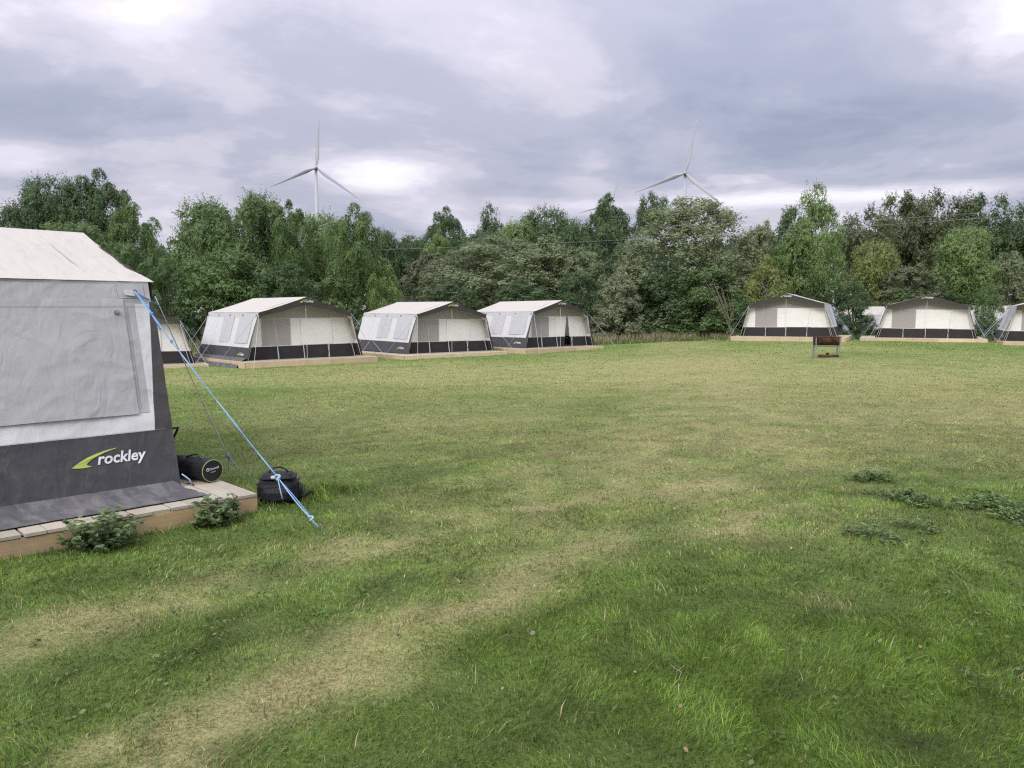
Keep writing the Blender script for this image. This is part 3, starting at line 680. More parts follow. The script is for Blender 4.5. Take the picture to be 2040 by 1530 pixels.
# ------------------------------------------------------------------ barbecue and firewood
bq = gpx(1646, 712); BBR = R_(-13)
bb = tag(empty('drum_barbecue', bq, BBR), 'rusty half-drum barbecue on a metal stand in the field', 'barbecue')
def half(u, v, r=.265): a = pi + pi * u; return (-.43 + .86 * v, r * cos(a), .73 + r * sin(a) * 1.12)
MB().grid(half, 20, 8).grid(lambda u, v: half(1 - u, v, .258), 20, 4).build('drum', M['rust'], bb, True)
dr = MB()
for xx in (-.432, .432): dr.prism([(.262 * cos(pi + pi * k / 16), .262 * 1.12 * sin(pi + pi * k / 16)) for k in range(17)], (xx - .003, 0, .73), (0, 1, 0), (0, 0, 1), .006)
dr.build('drum_end', M['rust'], bb)
MB().tube([(-.44, -.27, .735), (.44, -.27, .735), (.44, .27, .735), (-.44, .27, .735), (-.44, -.27, .735)], .014, 6).build('rim', M['rust'], bb)
MB().box((0, 0, .60), (.80, .40, .02)).build('ash_bed', M['soot'], bb)
for xx in (-.40, .40):
    for yy in (-.27, .27):
        MB().box((xx, yy, .36), (.035, .008, .74)).box((xx + (.014 if xx < 0 else -.014), yy + (.014 if yy < 0 else -.014), .36), (.008, .03, .74)).build('leg', M['galv'], bb)
    MB().box((xx, 0, .39), (.012, .52, .03)).build('cross_bar', M['galv'], bb)
for yy in (-.262, .262): MB().box((0, yy, .39), (.80, .012, .03)).build('long_bar', M['galv'], bb)
lp = [('pale split log lying leftmost under the barbecue', -.20, .05, .04, .24, .4), ('dark round log lying on top of the firewood heap', .0, .03, .125, .28, 1.0), ('pale split log in the middle of the firewood heap', .02, -.10, .045, .30, -.25),
      ('short round log beside the right legs of the barbecue', .21, -.02, .05, .22, .9), ('long dark log at the right of the firewood heap', .30, .10, .045, .34, -.1), ('thin log at the back of the firewood heap', -.02, .20, .045, .32, .15)]
for lab, lx, ly, lz, ln, ra in lp:
    c, s_ = cos(BBR), sin(BBR); wx, wy = bq.x + c * lx - s_ * ly, bq.y + s_ * lx + c * ly
    lg = tag(empty('firewood_log', (wx, wy, float(gzz(wx, wy)) + lz), BBR + ra), lab, 'log', 'firewood under the barbecue')
    rad = random.uniform(.04, .06)
    prof = [(rad * (1 + .15 * random.random()) * cos(a), rad * (1 + .15 * random.random()) * sin(a) * .9) for a in np.linspace(0, 2 * pi, 9)[:-1]]
    MB().prism(prof, (-ln / 2, 0, 0), (0, 1, 0), (0, 0, 1), ln).build('bark', M['logbark'], lg)
    for xx in (-ln / 2 - .004, ln / 2 + .001): MB().prism([(p * .97, q * .97) for p, q in prof], (xx, 0, 0), (0, 1, 0), (0, 0, 1), .003).build('cut_face', M['logcut'], lg)

# ------------------------------------------------------------------ bags by the near tent
def nloc(x, y, z=0): return loc2w((x, y, z))
duf = tag(empty('duffel_bag', nloc(-2.41, -.265, .0), NTR + .16), 'black cylindrical duffel bag with lime piping on the deck end', 'bag')
rad = .098
def dufpt(u, v):
    a = 2 * pi * u; x = .56 * v; r = rad * (1 - .10 * (v > .75) * (v - .75) * 4 + .06 * (fbm(np.array(u * 7 % 7), np.array(v * 6), 71) - .5) * (v > .06))
    sag = .9 if sin(a) > 0 and v > .2 else 1.0
    return (x, r * cos(a), rad + max(-rad + .003, r * sin(a) * (sag + .05 * sin(v * 21 + a * 2) * (v > .1))))
MB().grid(dufpt, 28, 26).build('body', M['black'], duf, True)
cap_ = MB().prism([(.094 * cos(a), .094 * sin(a)) for a in np.linspace(0, 2 * pi, 29)[:-1]], (-.002, 0, rad), (0, -1, 0), (0, 0, 1), .004).build('end_panel', M['black2'], duf)
MB().prism([(.08 * cos(a), .08 * sin(a)) for a in np.linspace(0, 2 * pi, 17)[:-1]], (.558, 0, rad), (0, 1, 0), (0, 0, 1), .004).build('end_panel', M['black2'], duf)
MB().tube([(-.003, .096 * cos(a), rad + .094 * sin(a)) for a in np.linspace(0, 2 * pi, 33)], .0035, 6).build('piping', M['lime2'], duf, True)
def endface(u, v): return (-.0085, .055 - u, rad + v + u * .12)
V_, F_ = text_mesh('Outwell', 0, .015)
lo = MB().add([endface(.024 + float(a[0]) * .088, .004 + float(a[1]) * .088) for a in V_], F_).build('lettering', M['print'], duf)
V_, F_ = text_mesh('DEEPSLEEP', 0, 0)
MB().add([endface(.034 + float(a[0]) * .05, -.020 + float(a[1]) * .05) for a in V_], F_).build('lettering', M['print'], duf)
ring = [(.012 * cos(a), .012 * sin(a)) for a in np.linspace(0, 2 * pi, 17)]
MB().tube([endface(.008 + p, .014 + q) for p, q in ring], .0026, 5).build('emblem', M['print'], duf)
MB().tube([(.10 + .25 * k / 8, .01 + .02 * sin(k), 2 * rad - .012 + .03 * sin(pi * k / 8)) for k in range(9)], .007, 5).build('carry_strap', M['black2'], duf, True)

cb_p = gpx(556, 1000); cb = tag(empty('cool_bag', cb_p, R_(10)), 'boxy black cool bag with top handle standing on the grass by the deck', 'bag')
def rbox(name, c, d, mat, par, bev=.03, amp=.008, taper=1.0, sub=3):
    me = MB().box((0, 0, 0), d, taper=taper).mesh(name); bm = bmesh.new(); bm.from_mesh(me)
    bmesh.ops.bevel(bm, geom=list(bm.edges), offset=bev, segments=3, affect='EDGES'); bmesh.ops.subdivide_edges(bm, edges=[e for e in bm.edges if e.calc_length() > .06], cuts=sub, use_grid_fill=True)
    for v in bm.verts:
        k = float(fbm(np.array(v.co.x * 9 + v.co.z * 5), np.array(v.co.y * 9 - v.co.z * 6), 81)) - .5; v.co += v.co.normalized() * k * amp * 2
    bm.to_mesh(me); bm.free()
    for p in me.polygons: p.use_smooth = True
    o = link(name, me, mat, par); o.location = c; return o
rbox('body', (0, 0, .105), (.33, .25, .215), M['black'], cb, .03, .012)
rbox('lid', (.0, .0, .225), (.32, .24, .06), M['black'], cb, .024, .008, .84)
rbox('front_pocket', (.0, -.135, .085), (.25, .05, .13), M['black'], cb, .02, .01)
rbox('side_pocket', (.175, .0, .09), (.04, .18, .13), M['black'], cb, .018, .01)
MB().tube([(-.085 + .17 * k / 12, .02, .245 + .055 * sin(pi * k / 12) ** .6) for k in range(13)], .008, 6).build('handle', M['black2'], cb, True)
MB().tube([(.17, -.02, .10), (.20, -.05, .05), (.235, -.06, .075), (.265, -.055, .10), (.29, -.05, .085), (.285, -.06, .065)], [.012, .014, .016, .016, .012, .008], 6).build('shoulder_strap', M['black2'], cb, True)
MB().tube([(-.168, -.127, .19), (0, -.135, .205), (.168, -.127, .19), (.172, 0, .19), (.165, .127, .19)], .004, 5).build('zip', M['black2'], cb, True)
lbp = rbox('label_patch', (-.012, -.100, .236), (.075, .03, .012), M['label'], cb, .004, .0, sub=0)
lbp.rotation_euler = (R_(55), 0, 0)

# dark folding camp chair under the near awning, and one inside the open tent
def camp_chair(name, loc, rz, fab, lab, z=0):
    ch = tag(empty(name, loc, rz), lab, 'chair')
    for sx_ in (-1, 1):
        MB().tube([(sx_ * .26, -.24, 0), (-sx_ * .24, -.22, .42)], .011).build('leg', M['black2'], ch); MB().tube([(sx_ * .26, .24, 0), (-sx_ * .24, .20, .42)], .011).build('leg', M['black2'], ch)
        MB().tube([(sx_ * .26, -.24, 0), (sx_ * .28, .22, .40), (sx_ * .27, .32, .88)], .011).build('back_post', M['black2'], ch)
        MB().grid(lambda u, v, s=sx_: (s * (.25 + .06 * u), -.25 + .5 * v, .60 + .02 * sin(pi * v)), 2, 6).build('armrest', fab, ch, True)
    MB().grid(lambda u, v: (-.25 + .5 * u, -.24 + .44 * v, .43 - .05 * sin(pi * u)), 6, 5).build('seat', fab, ch, True)
    MB().grid(lambda u, v: (-.26 + .52 * u, .21 + .10 * v + .03 * sin(pi * u), .42 + .46 * v), 6, 5).build('backrest', fab, ch, True)
    return ch
camp_chair('camp_chair', nloc(-1.62, .02, 0), NTR, M['black2'], 'black folding chair peeping out from behind the near tent front edge')
T4 = TENTS[3]
def t4(x, y, z): return Vector((T4[0] + cos(T4[2]) * x - sin(T4[2]) * y, T4[1] + sin(T4[2]) * x + cos(T4[2]) * y, T4[3] + z))
camp_chair('camp_chair', t4(.88, .85, .0), T4[2] + .3, M['chairblue'], 'small blue folding chair in the open tent doorway')

# ------------------------------------------------------------------ wind turbines far off
def turbine(label, hub_px, Y, rpx, ang0, yaw):
    hub = at(hub_px[0], hub_px[1], Y); bl = rpx * Y / F_PX; base = Vector((hub.x, Y + 3, 0))
    t = tag(empty('wind_turbine', base), label, 'wind turbine', 'wind turbines on the skyline')
    hz = hub.z; k = bl / 46.0
    MB().tube([(0, 0, 0), (0, 0, hz * .5), (0, 0, hz - 1.2 * k)], [2.5 * k, 2.0 * k, 1.35 * k], 16).build('tower', M['turbine'], t, True)
    ax = Vector((sin(yaw), -cos(yaw), 0)); rt = Vector((cos(yaw), sin(yaw), 0)); up = Vector((0, 0, 1))
    hc = Vector((0, 0, hz)) + ax * 3.4 * k
    MB().tube([hc - ax * 9 * k, hc - ax * 8.5 * k, hc - ax * 1.6 * k, hc - ax * .4 * k], [1.2 * k, 1.9 * k, 1.9 * k, 1.4 * k], 10).build('nacelle', M['turbine'], t, True)
    MB().tube([hc - ax * .5 * k, hc + ax * .6 * k, hc + ax * 1.6 * k, hc + ax * 2.1 * k], [1.5 * k, 1.5 * k, .9 * k, .1 * k], 12).build('hub', M['turbine'], t, True)
    for i in range(3):
        a = R_(ang0 + 120 * i); rd = up * cos(a) + rt * sin(a); ch = (rt * cos(a) - up * sin(a))
        st = [(0, .95, .95), (.05, .95, .9), (.12, 1.5, .7), (.20, 2.05, .5), (.35, 1.7, .38), (.55, 1.2, .27), (.75, .8, .18), (.92, .45, .1), (1, .08, .04)]
        m = MB(); n = 10; v = []
        for s_, c_, th in st:
            tw = .5 * (1 - s_); c2 = ch * cos(tw) + ax * sin(tw); a2 = ax * cos(tw) - ch * sin(tw)
            v += [hc + rd * (s_ * bl) + (c2 * (cos(2 * pi * j / n) + (.25 if s_ > .05 else 0)) * c_ + a2 * sin(2 * pi * j / n) * th) * k * .93 for j in range(n)]
        f = [(i_ * n + j, i_ * n + (j + 1) % n, i_ * n + n + (j + 1) % n, i_ * n + n + j) for i_ in range(len(st) - 1) for j in range(n)] + [tuple(range((len(st) - 1) * n, len(st) * n))]
        m.add(v, f).build('blade', M['turbine'], t, True)
    return t
turbine('white wind turbine on the left, beside the bright gap in the clouds', (627.5, 334), 690, 97, 4.5, .30)
turbine('white wind turbine on the right, against the blue-grey cloud', (1367, 345), 660, 103, 11.5, -.32)
turbine('distant wind turbine behind a tree, only blade tips showing', (1216, 409), 1050, 66, 18, -.2)

# ------------------------------------------------------------------ trees
def leaves(C, A, size, rng, wide=.30, N=None):
    """rhombic leaves centred at C, long axis near A"""
    n = len(C); A = A + rng.normal(0, .55 if N is None else .12, (n, 3)); A /= np.linalg.norm(A, axis=1, keepdims=True) + 1e-9
    B = np.cross(A, rng.normal(0, 1, (n, 3)) if N is None else N); B /= np.linalg.norm(B, axis=1, keepdims=True) + 1e-9
    s = (size * rng.uniform(.6, 1.35, n))[:, None]
    V = np.stack([C - A * s * .5, C + B * s * wide, C + A * s * .5, C - B * s * wide], 1).reshape(-1, 3)
    return V, np.arange(4 * n).reshape(n, 4)
KIND = {  # crown base, lobes, lobe radius, twigs, leaves per twig, droop, leaf size, up bias, sprigs
    'alder':  dict(nar=0.0, z0=1.2, nl=50, lr=(1.1, 1.9), tw=104, lf=9, droop=.05, ls=.145, up=.25, spr=0, prof=lambda t: np.sqrt(np.clip(1 - (abs(t - .38) / .64) ** 2.2, 0, 1)), trunk=1),
    'birch':  dict(nar=0.15, z0=1.6, nl=58, lr=(.85, 1.45), tw=70, lf=10, droop=.42, ls=.145, up=.15, spr=0, prof=lambda t: np.sqrt(np.clip(1 - (abs(t - .35) / .66) ** 2.0, 0, 1)) * .95, trunk=2),
    'sallow': dict(nar=0, z0=.0, nl=150, lr=(.65, 1.05), tw=42, lf=9, droop=-.06, ls=.16, up=.45, spr=40, prof=lambda t: np.sqrt(np.clip(1 - t ** 2.3, 0, 1)), trunk=1),
    'oak':    dict(nar=0, z0=2.2, nl=46, lr=(.9, 1.5), tw=80, lf=9, droop=.0, ls=.16, up=.2, spr=0, prof=lambda t: np.clip(1.15 - abs(t - .62) * 1.35, .25, 1), trunk=1),
    'shrub':  dict(nar=0, z0=.0, nl=110, lr=(.75, 1.25), tw=44, lf=9, droop=.02, ls=.16, up=.25, spr=0, prof=lambda t: np.sqrt(np.clip(1 - t ** 2.0, 0, 1)), trunk=1),
    'bigsallow': dict(nar=0, z0=.0, nl=400, lr=(.60, .95), tw=32, lf=8, droop=-.06, ls=.115, up=.25, spr=60, prof=lambda t: np.sqrt(np.clip(1 - t ** 2.3, 0, 1)), trunk=1),
    'wispy':  dict(nar=0.45, z0=1.0, nl=58, lr=(.8, 1.3), tw=56, lf=9, droop=.22, ls=.14, up=.2, spr=140, prof=lambda t: np.clip(1.1 - abs(t - .35) * 1.35, .22, 1), trunk=2),
}
def make_tree_meshes(kind, seed, H=10.0, Rr=4.0):
    k = KIND[kind]; rng = np.random.default_rng(seed); nl = k['nl']
    dome = kind in ('sallow', 'shrub', 'bigsallow'); dv = rng.normal(0, 1, (nl, 3)); dv /= np.linalg.norm(dv, axis=1, keepdims=True)
    if dome: dv[:, 2] = np.abs(dv[:, 2])
    if not dome: dv /= (np.abs(dv) ** 3).sum(1, keepdims=True) ** (1 / 3) * 1.06
    dv[0] = (.1, .1, 1); dv[1] = (-.4, .2, .9); dv[2] = (.35, -.35, .87)
    zc = 0.3 if dome else (k['z0'] + H) * .5; sz_ = (H - .3) if dome else (H - k['z0']) * .5
    lr = rng.uniform(*k['lr'], nl) * (1.12 - .25 * np.maximum(dv[:, 2], 0)); q = rng.random(nl) ** (1 / 2.6); q[:3] = 1
    flat = np.sign(dv[:, 2]) * np.abs(dv[:, 2]) ** (.8 if kind == 'oak' else .95)
    out_ = np.where(rng.random(nl) < .66, rng.uniform(.92, 1.05, nl), rng.uniform(.45, .9, nl)) if dome else q * rng.uniform(.80, 1.06, nl)
    wid = np.where(dv[:, 2] < 0, 1.0, 1 - k['nar'] * np.maximum(dv[:, 2], 0))
    c = np.stack([dv[:, 0] * wid * (Rr - lr * .7) * out_, dv[:, 1] * wid * (Rr - lr * .7) * out_, zc + flat * (sz_ - lr * 1.0) * out_], 1)
    c[:, 2] = np.maximum(c[:, 2], .5)
    T, K = k['tw'], k['lf']
    li = np.repeat(np.arange(nl), T); d = rng.normal(0, 1, (len(li), 3)); out = c[li].copy(); out[:, 2] = 0; out /= np.linalg.norm(out, axis=1, keepdims=True) + .3
    d /= np.linalg.norm(d, axis=1, keepdims=True); d += out * .45 + np.array([0, 0, k['up']]); d /= np.linalg.norm(d, axis=1, keepdims=True)
    ln = lr[li] * rng.uniform(.55, 1.08, len(li)); base = c[li]
    # sprigs poking out of the outline
    ns = k['spr']; ti = rng.beta(2.2, 1.0, ns); a2 = rng.uniform(0, 2 * pi, ns); pr2 = k['prof'](ti) * Rr * .80
    sb = np.stack([pr2 * np.cos(a2), pr2 * np.sin(a2), k['z0'] + .2 + ti * (H - k['z0'] - .9)], 1)
    sd = np.stack([np.cos(a2) * .5, np.sin(a2) * .5, .5 + .8 * ti + (0 if k['droop'] < .3 else -.5)], 1) + rng.normal(0, .3, (ns, 3)); sd /= np.linalg.norm(sd, axis=1, keepdims=True)
    base = np.concatenate([base, sb]); d = np.concatenate([d, sd]); ln = np.concatenate([ln, rng.uniform(.35, .85, ns)])
    N = len(ln); s = rng.uniform(.45, 1.0, (N, K)); q = (ln[:, None] * s)
    P = base[:, None, :] + d[:, None, :] * q[..., None]; P[..., 2] -= k['droop'] * q ** 2 * 1.6
    P += rng.normal(0, .055, P.shape)
    A = np.repeat(d[:, None, :], K, 1).copy(); A[..., 2] -= k['droop'] * 2.2 * q
    Nn = P - base[:, None, :]; Nn = Nn / (np.linalg.norm(Nn, axis=2, keepdims=True) + 1e-6); Nn = Nn + np.array([0, 0, .35]) + rng.normal(0, .27, Nn.shape)
    P = P.reshape(-1, 3); A = A.reshape(-1, 3); Nn = Nn.reshape(-1, 3); keep = P[:, 2] > .05; P, A, Nn = P[keep], A[keep], Nn[keep]
    A = A + rng.normal(0, .5, A.shape); Nn /= np.linalg.norm(Nn, axis=1, keepdims=True); A = A - Nn * (A * Nn).sum(1, keepdims=True)
    V, Fc = leaves(P, A, k['ls'], rng, N=Nn)
    crown = np_mesh('crown', V, Fc)
    crown.materials.append(M['leaf'])
    # trunk with limbs running out to the lobes
    m = MB(); top = H * (.9 if kind in ('birch', 'wispy') else .72); nst = 3 if kind in ('sallow', 'shrub', 'bigsallow') else 1
    bend = [(rng.normal(0, .12), rng.normal(0, .12)) for _ in range(8)]
    def tr(z, j=0): f = z / top; i = min(6, int(f * 7)); return Vector((bend[i][0] * 2 * f + j * .5 * f, bend[i][1] * 2 * f + j * .3 * f, z))
    r0 = .13 if kind in ('birch', 'wispy') else (.20 if kind != 'oak' else .26)
    for j in range(nst): m.tube([tr(top * q_ / 7, (j - 1) * 1.6 if nst > 1 else 0) + Vector((0, 0, -.3 if q_ == 0 else 0)) for q_ in range(8)], [r0 * (1 - .12 * q_) for q_ in range(8)], 7, False)
    for i in range(0, nl, 2 if nst == 1 else (3 if nl < 200 else 9)):
        e = Vector(c[i]); z = max(.5, min(top * .95, e.z - .35 * math.hypot(e.x, e.y) - .3)); b = tr(z); mid = b.lerp(e, .5) + Vector((0, 0, .12 * (e - b).length))
        rr = r0 * max(.16, .5 * (1 - z / H)); m.tube([b, mid, e], [rr, rr * .6, rr * .2], 5, False)
    tk = m.mesh('trunk', True); tk.materials.append(M['birchbark'] if k['trunk'] == 2 else M['bark'])
    return crown, tk
TREEM = {}
for kd, n in (('alder', 3), ('birch', 2), ('sallow', 2), ('oak', 2), ('shrub', 2), ('wispy', 1), ('bigsallow', 1)):
    TREEM[kd] = [make_tree_meshes(kd, 100 + 7 * i + len(kd) * 13) for i in range(n)]
CNT = {k: 0 for k in KIND}
def tree(kind, u, vtop, Y, hw, col, label, name=None, cat='tree', var=None):
    p = at(u, vtop, Y); g = float(gz(p.x, Y)); H = p.z - g; Rr = hw * (1.0 if kind in ('sallow', 'shrub', 'bigsallow') else 1.22) * Y / F_PX
    i = CNT[kind] if var is None else var; CNT[kind] += 1; cr, tk = TREEM[kind][i % len(TREEM[kind])]
    o = empty(name or ('leafy_shrub' if kind in ('shrub',) else 'leafy_tree'), (p.x, Y, g), random.uniform(0, 6.28)); tag(o, label, cat, 'trees and bushes behind the tents')
    for nm, me in (('crown', cr), ('trunk', tk)):
        c = link(nm, me, None, o); k = Rr / 4.05; kz = H / 10.0; c.color = (*col, 1)
        if nm == 'crown' and kind in ('alder', 'birch', 'oak'): kz = min(kz, 1.5 * k); c.location.z = H - 10.0 * kz
        c.scale = (k, k, kz)
    return o
DG = (.098, .160, .066); MG = (.142, .224, .080); LG = (.195, .285, .098); YG = (.230, .280, .092); SG = (.225, .275, .145); SB = (.185, .215, .125); OL = (.125, .160, .072); PG = (.26, .30, .18)
S = 'leafy_shrub'; T_ = 'leafy_tree'
for row in (
    # left wood
    ('alder', 15, 382, 58, 62, DG, 'rounded dark tree at the left edge above the near tent roof'),
    ('alder', 95, 322, 61, 66, DG, 'tall dark tree, left one of the tallest pair above the near tent'),
    ('birch', 190, 316, 62, 66, DG, 'tall dark tree, right one of the tallest pair above the near tent'),
    ('birch', 258, 376, 59, 52, MG, 'tree on the right shoulder of the tallest pair, sloping down to the gap'),
    ('alder', 140, 425, 52, 95, MG, 'bushy mid green tree just above the near tent ridge'),
    ('shrub', 40, 470, 50, 85, DG, 'dark bush at the left edge low behind the near tent roof', S, 'bush'),
    ('shrub', 255, 478, 49, 62, MG, 'leafy bush beside the near tent roof slope', S, 'bush'),
    ('birch', 318, 478, 53, 45, MG, 'low tree in the notch between the tall pair and the alders'),
    ('alder', 402, 372, 47, 78, MG, 'broad green tree left of the twiggy one behind the tent below the left turbine'),
    ('alder', 508, 356, 46, 84, MG, 'broad tree with twiggy top, tallest behind the tent below the left turbine'),
    ('birch', 574, 384, 45.5, 48, MG, 'green tree just left of the left wind turbine tower'),
    ('alder', 645, 402, 50, 62, LG, 'lighter green tree in front of the left wind turbine tower'),
    ('birch', 705, 388, 42, 62, MG, 'birch with a white trunk right of the left wind turbine', T_, 'tree', 0),
    ('birch', 757, 500, 42, 42, LG, 'small pale green birch beside the white trunked birch'),
    ('shrub', 335, 520, 42, 60, DG, 'dark bush behind the gap between the near tent and the tent below the left turbine', S, 'bush'),
    ('alder', 455, 480, 42.5, 92, MG, 'leafy green tree directly above the roof of the tent below the left turbine'),
    ('shrub', 570, 515, 41.5, 80, DG, 'dark green bush above the gable of the tent below the left turbine', S, 'bush'),
    ('shrub', 665, 545, 41, 70, MG, 'bush behind the right corner of the tent below the left turbine', S, 'bush'),
    # middle, far trees
    ('alder', 772, 440, 64, 46, DG, 'far tree between the white trunked birch and the sky gap'),
    ('alder', 822, 452, 72, 54, DG, 'low far tree left of the dark drooping birch in the middle'),
    ('birch', 884, 399, 70, 42, DG, 'dark drooping birch standing alone on the middle skyline'),
    ('birch', 872, 446, 64, 34, LG, 'pale green young birch in front of the dark drooping one'),
    ('wispy', 976, 396, 74, 42, DG, 'thin far tree right of the dark drooping birch'),
    ('alder', 1030, 420, 68, 56, LG, 'light green far tree above the middle tent row'),
    ('alder', 1088, 390, 70, 62, DG, 'rounded far tree on the skyline left of the distant turbine'),
    ('alder', 1140, 416, 66, 52, DG, 'far tree under the tip of the distant turbine blade'),
    ('birch', 1216, 369, 66, 56, DG, 'tall drooping tree hiding the distant turbine'),
    ('oak', 1302, 373, 67, 34, DG, 'dark compact tree left of the right turbine'),
    ('alder', 955, 444, 62, 80, DG, 'green tree filling in above the grey willow thicket'),
    ('shrub', 1200, 440, 60, 70, DG, 'dark bush below the tall drooping tree', S, 'bush'),
    # willow thicket and big bushes
    ('sallow', 865, 500, 55, 84, SB, 'greyish brown willow bush behind the middle tent', S, 'bush'),
    ('bigsallow', 1000, 472, 53.5, 190, SG, 'broad grey green willow thicket behind the left row of tents', S, 'bush'),
    ('sallow', 1090, 472, 53, 95, SG, 'grey green willow bush above the tent with the open door', S, 'bush'),
    ('sallow', 1165, 492, 52, 70, SG, 'grey green willow bush at the right end of the thicket', S, 'bush'),
    ('shrub', 900, 560, 47, 90, DG, 'dark undergrowth bush behind the roof of the middle tent', S, 'bush'),
    ('shrub', 1040, 555, 47, 90, DG, 'dark undergrowth bush behind the roof of the open tent', S, 'bush'),
    ('shrub', 1150, 535, 48, 62, DG, 'dark bush in the hollow right of the open tent', S, 'bush'),
    ('sallow', 1262, 500, 50, 62, SG, 'left shoulder of the big rounded willow bush', S, 'bush'),
    ('bigsallow', 1378, 394, 52, 180, SG, 'big rounded willow bush below the right turbine', S, 'bush'),
    ('sallow', 1515, 440, 51, 60, SG, 'right shoulder of the big rounded willow bush', S, 'bush'),
    ('sallow', 1232, 545, 47, 58, PG, 'pale leaved willow bush right of the open tent', S, 'bush'),
    ('shrub', 1330, 520, 48, 85, DG, 'dark bush at the left foot of the big willow', S, 'bush'),
    ('shrub', 1415, 525, 47, 85, MG, 'dark bush at the foot of the big willow above the dry grass', S, 'bush'),
    ('wispy', 1522, 500, 46.5, 52, YG, 'yellow green young tree left of the barbecue tent'),
    ('shrub', 1480, 588, 45.5, 55, MG, 'low bush against the left side of the barbecue tent', S, 'bush'),
    ('shrub', 1724, 630, 46.0, 30, DG, 'knee high dark bush in front of the pale canvas between the right-hand tents', S, 'bush'),
    ('shrub', 1962, 632, 44.5, 26, DG, 'knee high dark bush between the last two tents at the right', S, 'bush'),
    # right wood
    ('wispy', 1624, 352, 48, 62, LG, 'tall feathery tree with sparse top right of the right turbine'),
    ('oak', 1572, 402, 56, 52, DG, 'dark tree peeping out left of the feathery tree'),
    ('birch', 1590, 440, 49, 62, MG, 'drooping green tree behind the barbecue tent'),
    ('shrub', 1600, 552, 49, 70, DG, 'dark bush above the gable of the barbecue tent', S, 'bush'),
    ('shrub', 1700, 556, 47.2, 50, DG, 'dark bush between the two right-hand tents', S, 'bush'),
    ('oak', 1735, 396, 70, 62, OL, 'olive tree at the left end of the dark wood on the right'),
    ('oak', 1800, 372, 73, 66, OL, 'olive tree left of the highest crown in the dark wood'),
    ('oak', 1872, 360, 74, 70, OL, 'highest crown of the dark wood on the right'),
    ('oak', 1955, 374, 73, 66, DG, 'dark tree right of the highest crown in the right wood'),
    ('oak', 2035, 384, 72, 62, DG, 'dark tree at the right edge of the photo skyline'),
    ('alder', 1745, 462, 57, 52, YG, 'yellowish green tree in front of the dark wood'),
    ('alder', 1925, 434, 54, 62, LG, 'bright light green tree above the tent second from right'),
    ('sallow', 1815, 525, 54.5, 78, SB, 'brownish willow bush behind the tent second from right', S, 'bush'),
    ('shrub', 1800, 570, 54, 70, MG, 'green bush above the left half of the tent second from right', S, 'bush'),
    ('sallow', 2010, 505, 54, 66, SG, 'grey green bush at the right edge behind the last tent', S, 'bush'),
    ('shrub', 1972, 560, 46.2, 34, MG, 'bush between the last two tents at the right', S, 'bush'),
    ('shrub', 1895, 575, 53, 50, DG, 'dark bush above the right half of the tent second from right', S, 'bush'),
):
    tree(*row[:7], *(row[7:] if len(row) > 7 else ()))
# far wood closing the horizon: reads as one mass
rng = np.random.default_rng(5); Vs = []; 
n = 90000; az_ = rng.uniform(-1.05, 1.0, n); dist = rng.uniform(84, 100, n); xx = np.tan(az_) * 90 ; yy = dist
hh = 7.0 + 3.2 * fbm(xx * .12, np.zeros(n), 91) + 1.5 * fbm(xx * .5, yy * .2, 92); zc = rng.uniform(0, 1, n) ** .75 * hh
Vw, Fw = leaves(np.stack([xx, yy, zc], 1), np.tile((0, 0, -.3), (n, 1)), .62, rng)
wd = link('far_wood', np_mesh('far_wood', Vw, Fw), M['leaf']); wd.color = (*DG, 1); tag(wd, 'far wood closing the horizon behind the trees', 'wood', kind='stuff')

# bleached bare branches sticking out of the big bush
bw = at(1462, 625, 45.0); db = tag(empty('dead_branch', (bw.x, bw.y, float(gz(bw.x, bw.y)))), 'bleached bare branches fanning out left of the barbecue tent', 'branch')
for i in range(9):
    tip = at(1405 + 7 * i + random.uniform(-4, 4), 548 + 6 * i + random.uniform(-6, 6), 44.6 + random.uniform(-.5, .3)) - db.location; b0 = Vector((random.uniform(-.2, .2), 0, .3 + .08 * i))
    MB().tube([Vector((0, 0, -.1)), b0, b0.lerp(tip, .5) + Vector((0, 0, .10)), tip], [.03, .026, .018, .007], 5).build('branch', M['deadwood'], db)

# overhead cables
for lab, ((u0, v0, Y0), (u1, v1, Y1)), sag in (('lower pale overhead cable crossing in front of the willow bushes', ((600, 502, 48.5), (2300, 408, 44)), 1.0), ('upper pale overhead cable crossing in front of the right wood', ((1500, 452, 47), (2300, 398, 44)), .25)):
    a, b = at(u0, v0, Y0), at(u1, v1, Y1)
    tag(MB().tube([a.lerp(b, k / 24) + Vector((0, 0, -sag * 4 * (k / 24) * (1 - k / 24) * .35)) for k in range(25)], .0065, 5).build('overhead_cable', M['cable']), lab, 'cable')

